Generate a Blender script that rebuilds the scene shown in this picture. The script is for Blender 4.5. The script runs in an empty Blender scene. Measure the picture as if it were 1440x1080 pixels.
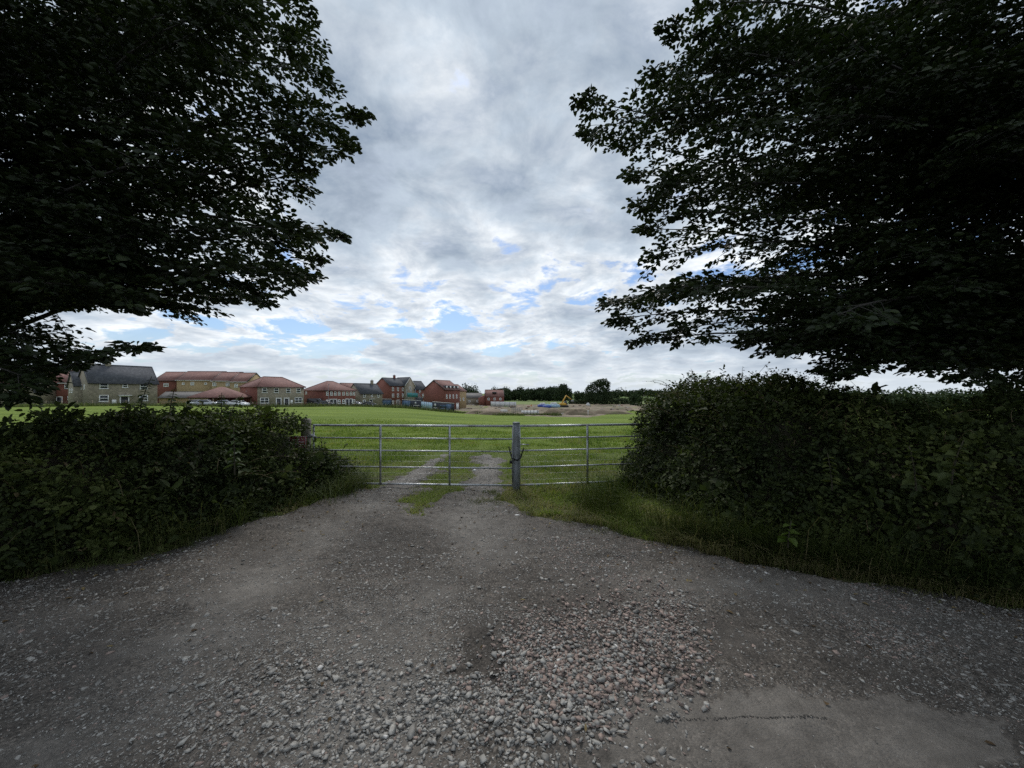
import bpy, math
import numpy as np
from mathutils import Vector

S = bpy.context.scene
COL = S.collection
F = 540.0            # focal length of the photograph in its own pixels
HZ = 553.0           # its horizon row
CH = 1.6             # eye height
TAU = math.tau


def at(px, py, D):
    return np.array([(px - 720) / F * D, D, CH + (HZ - py) / F * D])


# ------------------------------------------------------------------ noise
def _h(ix, iy, seed):
    n = (ix * 374761393 + iy * 668265263 + seed * 974634777) & 0x7fffffff
    n = ((n ^ (n >> 13)) * 1274126177) & 0x7fffffff
    return ((n ^ (n >> 16)) & 0xffff) / 65535.0


def vn(x, y, seed=0):
    x = np.asarray(x, float); y = np.asarray(y, float)
    ix = np.floor(x).astype(np.int64); iy = np.floor(y).astype(np.int64)
    fx = x - ix; fy = y - iy
    fx = fx * fx * (3 - 2 * fx); fy = fy * fy * (3 - 2 * fy)
    a = _h(ix, iy, seed); b = _h(ix + 1, iy, seed); c = _h(ix, iy + 1, seed); d = _h(ix + 1, iy + 1, seed)
    return (a * (1 - fx) + b * fx) * (1 - fy) + (c * (1 - fx) + d * fx) * fy


def fbm(x, y, seed=0, o=4):
    s = 0; a = 0.5; t = 0
    for k in range(o):
        s = s + a * vn(x * 2 ** k, y * 2 ** k, seed + k * 17); t += a; a *= 0.5
    return s / t


def nrm(v):
    return v / np.maximum(np.linalg.norm(v, axis=-1, keepdims=True), 1e-9)


def inpoly(x, y, P):
    r = False; n = len(P); j = n - 1
    for i in range(n):
        xi, yi = P[i]; xj, yj = P[j]
        if (yi > y) != (yj > y) and x < (xj - xi) * (y - yi) / (yj - yi) + xi:
            r = not r
        j = i
    return r


def inpoly_v(x, y, P):
    r = np.zeros(np.shape(x), bool); n = len(P); j = n - 1
    for i in range(n):
        xi, yi = P[i]; xj, yj = P[j]
        if yi != yj:
            r ^= ((yi > y) != (yj > y)) & (x < (xj - xi) * (y - yi) / (yj - yi) + xi)
        j = i
    return r


# ------------------------------------------------------------------ mesh accumulation
class Acc:
    def __init__(s):
        s.v = []; s.n = 0; s.f = []; s.t = []

    def add(s, v, f, tint=0.5):
        v = np.asarray(v, float).reshape(-1, 3)
        for q in (f if isinstance(f, (list, tuple)) and len(f) and isinstance(f[0], np.ndarray) else [f]):
            q = np.asarray(q, np.int64)
            if q.size: s.f.append(q + s.n)
        s.v.append(v); s.n += len(v)
        s.t.append(np.broadcast_to(np.asarray(tint, float), (len(v),)))

    def box(s, c, size, M=None, tint=0.5):
        c = np.asarray(c, float); h = np.asarray(size, float) / 2
        v = np.array([[x, y, z] for z in (-1, 1) for y in (-1, 1) for x in (-1, 1)], float) * h
        if M is not None: v = v @ np.asarray(M).T
        f = np.array([[0, 2, 3, 1], [4, 5, 7, 6], [0, 1, 5, 4], [2, 6, 7, 3], [0, 4, 6, 2], [1, 3, 7, 5]])
        s.add(v + c, f, tint)

    def hull(s, rings, cap=True, tint=0.5):
        """rings: (m,n,3) closed loops joined one to the next"""
        R = np.asarray(rings, float); m, n = R.shape[:2]
        i = np.arange(n); k = (i + 1) % n
        f = np.concatenate([np.stack([a * n + i, a * n + k, (a + 1) * n + k, (a + 1) * n + i], 1) for a in range(m - 1)])
        s.add(R.reshape(-1, 3), f, tint)
        if cap:
            b = s.n - m * n
            s.f.append((np.arange(n)[::-1] + b).reshape(1, n)); s.f.append((np.arange(n) + b + (m - 1) * n).reshape(1, n))

    def tube(s, pts, rad, n=6, tint=0.5, cap=True):
        p = np.asarray(pts, float); m = len(p)
        r = np.broadcast_to(np.asarray(rad, float), (m,))
        T = np.gradient(p, axis=0) if m > 2 else np.repeat((p[1:] - p[:1]), 2, 0)
        T = nrm(T)
        up = np.where(np.abs(T[:, 2:3]) > 0.9, np.array([[1., 0, 0]]), np.array([[0, 0, 1.]]))
        if abs(T[0, 2]) > .9: up[:] = (1, 0, 0)
        A = nrm(np.cross(T, up)); B = np.cross(T, A)
        a = np.arange(n) / n * TAU
        R = p[:, None] + r[:, None, None] * (np.cos(a)[None, :, None] * A[:, None] + np.sin(a)[None, :, None] * B[:, None])
        s.hull(R, cap, tint)

    def leaves(s, P, D, U, L, W, tint, fold=.18, droop=.12):
        D = nrm(D); sd = nrm(np.cross(D, U)); N = np.cross(sd, D)
        L = np.broadcast_to(L, (len(P),))[:, None]; W = np.broadcast_to(W, (len(P),))[:, None]
        a = P + D * L * .28 - N * droop * L * .1; b = P + D * L * .68 - N * droop * L * .45
        T = P + D * L - N * droop * L
        u = N * fold * W
        V = np.stack([P, a + sd * W * .47 + u, b + sd * W * .40 + u, T, b - sd * W * .40 + u, a - sd * W * .47 + u], 1)
        i = np.arange(len(P))[:, None] * 6
        f = np.concatenate([i + np.array([0, 1, 2, 3]), i + np.array([0, 3, 4, 5])])
        s.add(V.reshape(-1, 3), f, np.repeat(tint, 6))

    def blades(s, P, H, W, az, lean, tint):
        n = len(P); H = H[:, None]; lean = lean[:, None]
        d = np.stack([np.cos(az), np.sin(az), 0 * az], 1); sd = np.stack([-np.sin(az), np.cos(az), 0 * az], 1)
        up = np.array([0, 0, 1.])
        L = []
        for q, w in ((0, 1), (.4, .85), (.75, .55)):
            c = P + up * H * (q - .45 * lean * q * q) + d * H * lean * q * q
            L += [c - sd * (W * w / 2)[:, None], c + sd * (W * w / 2)[:, None]]
        L.append(P + up * H * (1 - .45 * lean) + d * H * lean)
        V = np.stack(L, 1); i = np.arange(n)[:, None] * 7
        s.add(V.reshape(-1, 3), [np.concatenate([i + np.array([0, 1, 3, 2]), i + np.array([2, 3, 5, 4])]), i + np.array([4, 5, 6])], np.repeat(tint, 7))

    def build(s, name, mat, parent=None, smooth=False, label=None, cat=None, group=None, kind=None, loc=None):
        V = np.concatenate(s.v)
        me = bpy.data.meshes.new(name)
        me.vertices.add(len(V)); me.vertices.foreach_set('co', V.astype(np.float32).ravel())
        tot = sum(q.size for q in s.f); me.loops.add(tot)
        me.loops.foreach_set('vertex_index', np.concatenate([q.ravel() for q in s.f]).astype(np.int32))
        cnt = np.concatenate([np.full(len(q), q.shape[1]) for q in s.f])
        me.polygons.add(len(cnt))
        me.polygons.foreach_set('loop_start', np.concatenate([[0], np.cumsum(cnt)[:-1]]).astype(np.int32))
        if smooth: me.polygons.foreach_set('use_smooth', np.ones(len(cnt), bool))
        a = me.attributes.new('tint', 'FLOAT', 'POINT'); a.data.foreach_set('value', np.concatenate(s.t).astype(np.float32))
        me.update(calc_edges=True)
        me.materials.append(mat)
        o = bpy.data.objects.new(name, me); COL.objects.link(o)
        if parent is not None: o.parent = parent
        if loc is not None: o.location = loc
        return tag(o, label, cat, group, kind)


def tag(o, label=None, cat=None, group=None, kind=None):
    for k, v in (('label', label), ('category', cat), ('group', group), ('kind', kind)):
        if v: o[k] = v
    return o


def thing(name, label, cat, loc=(0, 0, 0), rz=0, group=None):
    o = bpy.data.objects.new(name, None); COL.objects.link(o)
    o.empty_display_size = .2
    o.location = loc; o.rotation_euler = (0, 0, rz)
    return tag(o, label, cat, group)


# ------------------------------------------------------------------ materials
def lin(c):
    return tuple(((x / 12.92) if x <= .04045 else ((x + .055) / 1.055) ** 2.4) for x in c)


def newmat(name):
    m = bpy.data.materials.new(name); m.use_nodes = True
    nt = m.node_tree; nt.nodes.clear()
    out = nt.nodes.new('ShaderNodeOutputMaterial')
    return m, nt, out


def N(nt, t, **k):
    n = nt.nodes.new(t)
    for a, b in k.items():
        if a.startswith('i_'):
            key = a[2:]
            n.inputs[int(key) if key.isdigit() else key.replace('_', ' ')].default_value = b
        else: setattr(n, a, b)
    return n


def mixc(nt, fac, a, b, mode='MIX'):
    m = nt.nodes.new('ShaderNodeMix'); m.data_type = 'RGBA'; m.blend_type = mode
    for s, v in ((m.inputs[0], fac), (m.inputs[6], a), (m.inputs[7], b)):
        if hasattr(v, 'is_output'): nt.links.new(v, s)
        else: s.default_value = v if not isinstance(v, tuple) or len(v) == 4 else (*v, 1)
    return m.outputs[2]


def ramp(nt, fac, stops, interp='LINEAR'):
    r = nt.nodes.new('ShaderNodeValToRGB'); r.color_ramp.interpolation = interp
    e = r.color_ramp.elements
    while len(e) < len(stops): e.new(.5)
    for q, (p, c) in zip(e, stops):
        q.position = p; q.color = (*c, 1) if len(c) == 3 else c
    nt.links.new(fac, r.inputs[0])
    return r.outputs[0]


def noise(nt, vec, scale, detail=4, rough=.55, dist=0.):
    n = N(nt, 'ShaderNodeTexNoise'); n.inputs['Scale'].default_value = scale; n.inputs['Detail'].default_value = detail
    n.inputs['Roughness'].default_value = rough; n.inputs['Distortion'].default_value = dist
    if vec is not None: nt.links.new(vec, n.inputs['Vector'])
    return n.outputs[0]


def surf(name, c1, c2, scale=3, rough=.8, metal=0., bump=0., bscale=20, c3=None, scale3=.6, obj=True, cells=None):
    m, nt, out = newmat(name)
    tc = N(nt, 'ShaderNodeTexCoord').outputs['Object' if obj else 'Generated']
    col = ramp(nt, noise(nt, tc, scale, 5), [(.3, c1), (.7, c2)])
    if cells:
        v = N(nt, 'ShaderNodeTexVoronoi'); v.inputs['Scale'].default_value = cells[0]; nt.links.new(tc, v.inputs['Vector'])
        cc = ramp(nt, v.outputs['Color'], [(.15, cells[1]), (.5, c1), (.85, cells[2])])
        col = mixc(nt, .6, col, cc)
    if c3:
        col = mixc(nt, ramp(nt, noise(nt, tc, scale3, 4), [(.5, (0, 0, 0)), (.65, (1, 1, 1))]), col, c3)
    p = N(nt, 'ShaderNodeBsdfPrincipled'); nt.links.new(col, p.inputs['Base Color'])
    p.inputs['Roughness'].default_value = rough; p.inputs['Metallic'].default_value = metal
    if bump:
        b = N(nt, 'ShaderNodeBump'); b.inputs['Strength'].default_value = bump; b.inputs['Distance'].default_value = .02
        nt.links.new(noise(nt, tc, bscale, 5), b.inputs['Height']); nt.links.new(b.outputs[0], p.inputs['Normal'])
    nt.links.new(p.outputs[0], out.inputs[0])
    return m


def leafmat(name, stops, trans=.3, rough=.5, spec=.3, gscale=None):
    m, nt, out = newmat(name)
    a = N(nt, 'ShaderNodeAttribute', attribute_name='tint')
    col = ramp(nt, a.outputs['Fac'], stops)
    if gscale:
        tc = N(nt, 'ShaderNodeTexCoord').outputs['Object']
        k = ramp(nt, noise(nt, tc, gscale, 3), [(.35, (.72, .75, .7)), (.65, (1.2, 1.15, 1.1))])
        col = mixc(nt, 1., col, k, 'MULTIPLY')
    p = N(nt, 'ShaderNodeBsdfPrincipled'); nt.links.new(col, p.inputs['Base Color'])
    p.inputs['Roughness'].default_value = rough; p.inputs['Specular IOR Level'].default_value = spec
    if trans:
        t = N(nt, 'ShaderNodeBsdfTranslucent')
        nt.links.new(mixc(nt, 1., col, (1.1, 1.25, .5), 'MULTIPLY'), t.inputs[0])
        x = N(nt, 'ShaderNodeMixShader'); x.inputs[0].default_value = trans
        nt.links.new(p.outputs[0], x.inputs[1]); nt.links.new(t.outputs[0], x.inputs[2]); nt.links.new(x.outputs[0], out.inputs[0])
    else: nt.links.new(p.outputs[0], out.inputs[0])
    return m


M = {}
M['beech'] = leafmat('beech_leaf', [(0, (.014, .023, .008)), (.5, (.024, .038, .012)), (.92, (.045, .062, .018)), (1, (.09, .095, .03))], .14)
M['bark'] = surf('bark', (.030, .028, .024), (.062, .058, .05), 6, .9, bump=.5, bscale=18, c3=(.03, .04, .022), scale3=1.5)
M['hedge'] = leafmat('hedge_leaf', [(0, (.021, .031, .012)), (.45, (.046, .064, .020)), (.75, (.088, .112, .032)), (.96, (.13, .145, .055)), (1, (.16, .125, .075))], .25, .6, .18, gscale=1.3)
M['nettle'] = leafmat('nettle_leaf', [(0, (.03, .055, .018)), (1, (.075, .11, .035))], .25, .55)
M['dock'] = leafmat('dock_leaf', [(0, (.055, .075, .022)), (1, (.11, .13, .04))], .25, .55)
M['lime'] = leafmat('bright_leaf', [(0, (.06, .10, .018)), (1, (.10, .145, .03))], .3, .5)
M['twig'] = surf('twig', (.030, .028, .016), (.055, .048, .028), 9, .9, bump=.4)
M['cane'] = surf('cane', (.07, .055, .035), (.12, .10, .06), 9, .8)
M['grass'] = leafmat('grass_blade', [(0, (.095, .145, .026)), (.5, (.165, .228, .042)), (.85, (.225, .265, .068)), (1, (.28, .255, .13))], .38, .6, .2, gscale=.5)
M['verge'] = leafmat('long_grass', [(0, (.04, .062, .018)), (.5, (.075, .10, .028)), (.8, (.125, .135, .05)), (1, (.26, .225, .125))], .2, .65, .2)
M['fartree'] = leafmat('far_foliage', [(0, (.022, .037, .019)), (.5, (.040, .060, .028)), (1, (.068, .090, .040))], .1, .7, .1)
M['steel'] = surf('galvanised_steel', (.38, .40, .42), (.55, .57, .59), 14, .38, .6, .1, 60, c3=(.25, .25, .24), scale3=7)
M['post_steel'] = surf('weathered_steel', (.16, .175, .19), (.27, .29, .31), 9, .6, .35, .15, 40, c3=(.14, .15, .14), scale3=4)
M['rubber'] = surf('black_chain', (.012, .012, .013), (.03, .028, .026), 20, .5, .3)
M['oak'] = surf('weathered_timber', (.12, .108, .085), (.20, .185, .15), 8, .9, bump=.4, c3=(.09, .10, .06), scale3=4)
M['signred'] = surf('sign_red', (.16, .018, .028), (.20, .025, .035), 6, .5)
M['signwhite'] = surf('sign_white', (.42, .40, .40), (.52, .50, .49), 6, .5)
M['paper'] = surf('litter_paper', (.75, .75, .73), (.82, .82, .8), 6, .7)
# houses
M['stone'] = surf('house_stone', (.235, .205, .155), (.30, .265, .20), 1.2, .9, cells=(3.2, (.18, .16, .125), (.34, .30, .23)))
M['tan'] = surf('tan_brick', (.34, .245, .13), (.42, .31, .17), 2.5, .9, cells=(5, (.28, .20, .11), (.45, .34, .2)))
M['red'] = surf('red_brick', (.165, .058, .042), (.225, .080, .058), 2.5, .9, cells=(5, (.13, .048, .038), (.26, .10, .075)))
M['tile'] = surf('red_roof_tile', (.18, .090, .078), (.235, .118, .10), 1.4, .85, cells=(3, (.15, .075, .066), (.28, .145, .122)))
M['slate'] = surf('slate_roof', (.052, .056, .066), (.075, .08, .09), 1.4, .9, cells=(3, (.05, .054, .064), (.10, .105, .118)))
M['greytile'] = surf('grey_roof_tile', (.13, .12, .115), (.17, .16, .15), 1.4, .8)
M['upvc'] = surf('white_upvc', (.72, .72, .71), (.80, .80, .79), 3, .4)
M['glass'] = surf('window_glass', (.03, .035, .042), (.05, .058, .068), .8, .08)
M['black'] = surf('black_paint', (.012, .013, .015), (.022, .023, .026), 3, .4)
M['navy'] = surf('hoarding_navy', (.014, .018, .032), (.022, .028, .046), .8, .5)
M['bluepanel'] = surf('hoarding_blue', (.05, .10, .19), (.08, .15, .26), 2.5, .5, cells=(2.5, (.03, .05, .09), (.16, .24, .36)))
M['teal'] = surf('teal_sheet', (.03, .18, .19), (.06, .27, .28), 2, .6)
M['skyblue'] = surf('blue_mesh_sheet', (.22, .36, .50), (.38, .52, .64), 1.5, .6)
M['whitegrey'] = surf('pale_panel', (.50, .50, .50), (.66, .66, .66), 1.5, .6)
M['blue'] = surf('blue_wrap', (.03, .06, .30), (.06, .11, .42), 2, .4)
M['yellow'] = surf('digger_yellow', (.50, .27, .03), (.62, .36, .05), 3, .5)
M['fence'] = surf('fence_timber', (.23, .18, .12), (.32, .26, .18), 6, .9)
M['greymetal'] = surf('grey_metal', (.16, .17, .18), (.24, .25, .26), 6, .5, .4)
M['tyre'] = surf('tyre', (.012, .012, .012), (.022, .022, .022), 9, .8)
M['carwhite'] = surf('white_car_paint', (.66, .67, .68), (.74, .75, .76), 1, .25)
M['carsilver'] = surf('silver_car_paint', (.36, .38, .41), (.44, .46, .49), 1, .3, .4)
M['carblack'] = surf('dark_car_paint', (.015, .016, .02), (.025, .027, .033), 1, .25)
M['orange'] = surf('hi_vis', (.62, .20, .03), (.75, .28, .05), 3, .7)
M['skin'] = surf('skin', (.35, .2, .14), (.4, .24, .17), 3, .6)

# pebbles
def stonemat():
    m, nt, out = newmat('stone_chips')
    a = N(nt, 'ShaderNodeAttribute', attribute_name='tint')
    col = ramp(nt, a.outputs['Fac'], [(0, (.055, .050, .045)), (.2, (.13, .124, .114)), (.45, (.235, .225, .208)), (.7, (.38, .365, .335)), (.78, (.62, .60, .57)), (.80, (.21, .162, .142)), (1, (.36, .275, .235))])
    tc = N(nt, 'ShaderNodeTexCoord').outputs['Object']
    k = ramp(nt, noise(nt, tc, 60, 4), [(.3, (.75, .75, .75)), (.7, (1.2, 1.2, 1.2))])
    col = mixc(nt, 1., col, k, 'MULTIPLY')
    p = N(nt, 'ShaderNodeBsdfPrincipled'); nt.links.new(col, p.inputs['Base Color']); p.inputs['Roughness'].default_value = .85
    nt.links.new(p.outputs[0], out.inputs[0]); return m
M['chips'] = stonemat()

def trackmat():
    m, nt, out = newmat('track_dirt')
    tc = N(nt, 'ShaderNodeTexCoord').outputs['Object']
    a = N(nt, 'ShaderNodeAttribute', attribute_name='tint').outputs['Fac']
    base = ramp(nt, a, [(0, (.050, .045, .040)), (.5, (.112, .101, .090)), (1, (.225, .208, .187))])
    col = mixc(nt, 1., base, ramp(nt, noise(nt, tc, 9, 8, .65), [(.3, (.72, .72, .72)), (.7, (1.25, 1.25, 1.25))]), 'MULTIPLY')
    v = N(nt, 'ShaderNodeTexVoronoi'); v.inputs['Scale'].default_value = 85; nt.links.new(tc, v.inputs['Vector'])
    peb = ramp(nt, v.outputs['Color'], [(.2, (.6, .6, .6)), (.7, (1.25, 1.23, 1.2)), (.9, (1.9, 1.85, 1.8))])
    fade = ramp(nt, noise(nt, tc, 2.2, 5), [(.34, (0, 0, 0)), (.54, (1, 1, 1))])
    sm = ramp(nt, a, [(.54, (1, 1, 1)), (.72, (.25, .25, .25))]); fm = N(nt, 'ShaderNodeMath', operation='MULTIPLY'); nt.links.new(fade, fm.inputs[0]); nt.links.new(sm, fm.inputs[1]); fade = fm.outputs[0]
    col = mixc(nt, fade, col, mixc(nt, 1., col, peb, 'MULTIPLY'))
    p = N(nt, 'ShaderNodeBsdfPrincipled'); nt.links.new(col, p.inputs['Base Color']); p.inputs['Roughness'].default_value = .95
    p.inputs['Specular IOR Level'].default_value = .15
    b = N(nt, 'ShaderNodeBump'); b.inputs['Strength'].default_value = .7; b.inputs['Distance'].default_value = .012
    h = N(nt, 'ShaderNodeMath', operation='ADD'); nt.links.new(noise(nt, tc, 45, 6, .7), h.inputs[0])
    h2 = N(nt, 'ShaderNodeMath', operation='MULTIPLY'); nt.links.new(v.outputs['Distance'], h2.inputs[0]); h2.inputs[1].default_value = -.6
    nt.links.new(h2.outputs[0], h.inputs[1]); nt.links.new(h.outputs[0], b.inputs['Height']); nt.links.new(b.outputs[0], p.inputs['Normal'])
    nt.links.new(p.outputs[0], out.inputs[0]); return m
M['track'] = trackmat()

def groundmat():
    m, nt, out = newmat('pasture')
    tc = N(nt, 'ShaderNodeTexCoord').outputs['Object']
    sx = N(nt, 'ShaderNodeSeparateXYZ'); nt.links.new(tc, sx.inputs[0])
    c = ramp(nt, noise(nt, tc, 3.0, 8, .7), [(.25, (.092, .138, .024)), (.5, (.155, .215, .038)), (.75, (.215, .265, .068))])
    mp = N(nt, 'ShaderNodeMapping'); mp.inputs['Scale'].default_value = (.35, 1.0, 1); nt.links.new(tc, mp.inputs[0])
    c = mixc(nt, 1., c, ramp(nt, noise(nt, mp.outputs[0], .22, 5, .6), [(.3, (.62, .68, .60)), (.7, (1.24, 1.18, 1.2))]), 'MULTIPLY')
    c = mixc(nt, ramp(nt, noise(nt, tc, .9, 6, .7), [(.60, (0, 0, 0)), (.75, (1, 1, 1))]), c, (.135, .145, .055))
    # worn, thinly grassed earth round the gateway
    yr = N(nt, 'ShaderNodeMapRange'); yr.inputs[1].default_value = 13; yr.inputs[2].default_value = 6.5; nt.links.new(sx.outputs[1], yr.inputs[0])
    wn = N(nt, 'ShaderNodeMath', operation='MULTIPLY'); nt.links.new(yr.outputs[0], wn.inputs[0]); nt.links.new(ramp(nt, noise(nt, tc, 2.1, 6, .7), [(.35, (.35, .35, .35)), (.6, (1, 1, 1))]), wn.inputs[1])
    c = mixc(nt, wn.outputs[0], c, (.105, .098, .058))
    # other fields far away, each sown with its own crop
    v = N(nt, 'ShaderNodeTexVoronoi'); v.inputs['Scale'].default_value = .006; nt.links.new(tc, v.inputs['Vector'])
    crop = ramp(nt, v.outputs['Color'], [(.2, (.10, .16, .045)), (.5, (.22, .25, .11)), (.8, (.13, .17, .05))])
    r = N(nt, 'ShaderNodeMapRange'); r.inputs[1].default_value = 215; r.inputs[2].default_value = 225; nt.links.new(sx.outputs[1], r.inputs[0])
    c = mixc(nt, r.outputs[0], c, crop)
    p = N(nt, 'ShaderNodeBsdfPrincipled'); nt.links.new(c, p.inputs['Base Color']); p.inputs['Roughness'].default_value = .95
    p.inputs['Specular IOR Level'].default_value = .1
    b = N(nt, 'ShaderNodeBump'); b.inputs['Strength'].default_value = .8; b.inputs['Distance'].default_value = .12
    nt.links.new(noise(nt, tc, 6, 8, .75), b.inputs['Height']); nt.links.new(b.outputs[0], p.inputs['Normal'])
    nt.links.new(p.outputs[0], out.inputs[0]); return m
M['ground'] = groundmat()
M['soil'] = surf('bare_subsoil', (.17, .128, .086), (.27, .21, .145), .35, .95, bump=.6, bscale=2, c3=(.125, .115, .062), scale3=.16, cells=(.16, (.12, .095, .066), (.32, .255, .18)))


# ------------------------------------------------------------------ terrain
_PX = [165, 385, 465, 515, 570, 625, 700, 830, 900]
_K = [.0145, .0190, .0200, .0220, .0270, .0360, .0450, .0450, .044]
_ZP = [1.8, 2.6, 3.0, 3.2, 3.7, 4.2, 4.6, 4.6, 4.5]


def gz(X, Y):
    X = np.asarray(X, float); Y = np.asarray(Y, float)
    px = 720 + F * X / np.maximum(Y, 4.)
    k = np.interp(px, _PX, _K); zp = np.interp(px, _PX, _ZP)
    d = np.maximum(Y - 8, 0)
    d = d * d / (d + 3)
    z = k * d
    z = zp * np.tanh(z / zp * 1.0) if False else -np.log(np.exp(-np.minimum(z, 60) * 3) + np.exp(-zp * 3)) / 3
    z = z + np.log(1 + np.exp(-zp * 3)) / 3
    und = (fbm(X * .03 + 7, Y * .03 + 3, 5, 3) - .5) * .5 * np.clip((Y - 12) / 40, 0, 1)
    return -z + und


# track outline
_LY = [-20, 0, 1.5, 2.4, 3.25, 4., 5., 6., 6.5]; _LX = [-30, -14, -9, -6., -4.3, -3.42, -3.05, -2.7, -2.5]
_RY = [-20, 0, 1.5, 2.4, 2.86, 3.5, 4.08, 4.5, 4.94, 5.68, 6.4]; _RX = [30, 14, 8.5, 5.2, 3.8, 2.46, 1.59, 1.17, .366, -.21, -.08]


def track(X, Y):
    """metres inside the edge of the bare track (negative on grass)"""
    nz = (fbm(X * 2.2, Y * 2.2, 11, 4) - .5) * .55 + (vn(X * 11, Y * 11, 31) - .5) * .12
    m = np.minimum(X - np.interp(Y, _LY, _LX), np.interp(Y, _RY, _RX) - X)
    m = np.where(Y > 6.4, -1, m)
    isl = np.minimum(.12 + (Y - 5.3) * .30 - np.abs(X + 1.30 + (Y - 5.3) * .02), (Y - 5.05))
    m = np.where(Y > 5.0, np.minimum(m, -isl), m)
    lr = np.interp(Y, [6, 6.8, 9.4, 11], [-1.95, -1.93, -1.84, -1.7]); lw = np.interp(Y, [6, 6.8, 9.4, 10.8], [.46, .32, .10, -.3])
    rr = np.interp(Y, [6, 6.55, 8.5, 10, 12], [-.5, -.53, -.48, -.70, -1.]); rw = np.interp(Y, [6, 6.55, 8.5, 10, 11.2], [.42, .36, .20, .10, -.3])
    rut = np.maximum(lw - np.abs(X - lr), rw - np.abs(X - rr)); rut = np.where(Y < 6., -1, rut)
    return np.maximum(m, rut) + nz * np.interp(Y, [5, 6.3, 7.5], [1.1, 1.2, 1.9])


def pix(X, Y):
    Y = np.maximum(Y, .4)
    return 720 + F * X / Y, HZ + F * CH / Y


POLY_A = [(140, 1090), (250, 1000), (330, 955), (470, 890), (570, 850), (650, 880), (640, 960), (690, 1000), (740, 985), (850, 1005), (825, 1090)]
POLY_B = [(700, 950), (735, 900), (770, 870), (850, 850), (930, 870), (955, 930), (935, 1000), (800, 1012), (705, 990)]
POLY_D = [(830, 1090), (850, 1010), (960, 985), (1200, 975), (1390, 1010), (1440, 1090)]     # bare smooth patch
POLY_E = [(640, 960), (655, 895), (705, 880), (700, 980)]                                     # dark bare strip


def soft(P, x, y, seed):
    j = (fbm(x * .02, y * .02, seed, 3) - .5) * 90
    k = (fbm(x * .02 + 9, y * .02 + 5, seed + 3, 3) - .5) * 60
    return inpoly_v(x + j, y + k, P)


def wheel(X, Y):
    """the two lines worn by wheels, fanning out from the gate towards the lane"""
    w_ = 0
    for x0, k1, k2 in ((-1.95, .30, -.06), (-.50, -.06, .035)):
        q = np.clip(6.4 - Y, 0, 9); xc = x0 - k1 * q * .55 - k2 * q * q * .5 + (vn(Y * .8, Y * 0, 13) - .5) * .25
        w_ = w_ + np.exp(-((X - xc) / (.26 + .05 * q)) ** 2)
    return np.clip(w_, 0, 1)


def track_z(X, Y):
    d = track(X, Y)
    b = (fbm(X * 1.3, Y * 1.3, 3, 3) - .5) * .085 + (fbm(X * 9, Y * 9, 23, 3) - .5) * .03 - .025 * wheel(X, Y)
    return gz(X, Y) + np.clip(d * .22, -.05, .022) + b * np.clip(d * 4 + .4, 0, 1) + .004


def sinh_axis(lo, hi, n, a):
    t = np.linspace(math.asinh(lo / a), math.asinh(hi / a), n)
    return np.sinh(t) * a


def sheet(acc, xs, ys, zf, keep=None, tint=0.5):
    X, Y = np.meshgrid(xs, ys); Z = zf(X, Y); n = len(xs)
    i, j = np.meshgrid(np.arange(len(xs) - 1), np.arange(len(ys) - 1)); b = j * n + i
    f = np.stack([b, b + 1, b + n + 1, b + n], -1).reshape(-1, 4)
    if keep is not None:
        K = keep(X, Y).ravel(); f = f[K[f].any(1)]
    V = np.stack([X, Y, Z], -1).reshape(-1, 3)
    t = tint(X, Y).ravel() if callable(tint) else tint
    if keep is not None:
        used = np.zeros(len(V), bool); used[f.ravel()] = True
        idx = np.cumsum(used) - 1
        V = V[used]; f = idx[f]
        t = t[used] if np.ndim(t) else t
    acc.add(V, f, t)


a = Acc()
sheet(a, sinh_axis(-5000, 5000, 300, 4), sinh_axis(-40, 7000, 330, 5), lambda X, Y: gz(X, Y) + ((fbm(X * .9, Y * .9, 41, 3) - .5) * .06 * np.clip(1 - np.abs(Y - 14) / 40, 0, 1) * (Y > 7)) - .10 * np.clip(track(X, Y) * 6 - .3, 0, 1) * (Y < 11.5))
a.build('ground', M['ground'], kind='structure', smooth=True)


def track_tint(X, Y):
    px, py = pix(X, Y)
    t = .40 + (fbm(X * .8, Y * 1.6, 77, 4) - .5) * .9
    t = np.where(soft(POLY_D, px, py, 5), .68 + (fbm(X * 1.6, Y * 3, 8, 4) - .5) * .40, t)
    t = np.where(soft(POLY_E, px, py, 6), .10, t)
    t = t + np.clip((Y - 4.0) / 2, 0, 1) * .16 + wheel(X, Y) * .30 * (.4 + fbm(X * 2, Y * 2, 19, 3))
    return np.clip(t, 0, 1)


a = Acc()
sheet(a, np.arange(-7, 7.001, .03), np.arange(.8, 11.4, .03), track_z, lambda X, Y: track(X, Y) > -.12, track_tint)
sheet(a, np.arange(-20, 20, .25), np.append(np.arange(-12, .6, .25), .8), lambda X, Y: gz(X, Y) + .005 + (fbm(X * 1.3, Y * 1.3, 3, 3) - .5) * .05, None, .4)
a.build('gravel_track', M['track'], kind='structure', smooth=True)

# ------------------------------------------------------------------ loose stones on the track
rng = np.random.default_rng(5)
ico = bpy.data.meshes.new('tmp')
import bmesh
bm = bmesh.new(); bmesh.ops.create_icosphere(bm, subdivisions=1, radius=1); bm.to_mesh(ico); bm.free()
IV = np.array([v.co[:] for v in ico.vertices]); IF = np.array([p.vertices[:] for p in ico.polygons])
bpy.data.meshes.remove(ico)
OV = np.array([[1, 0, 0], [-1, 0, 0], [0, 1, 0], [0, -1, 0], [0, 0, 1], [0, 0, -1]], float)
OF = np.array([[0, 2, 4], [2, 1, 4], [1, 3, 4], [3, 0, 4], [2, 0, 5], [1, 2, 5], [3, 1, 5], [0, 3, 5]])


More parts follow.
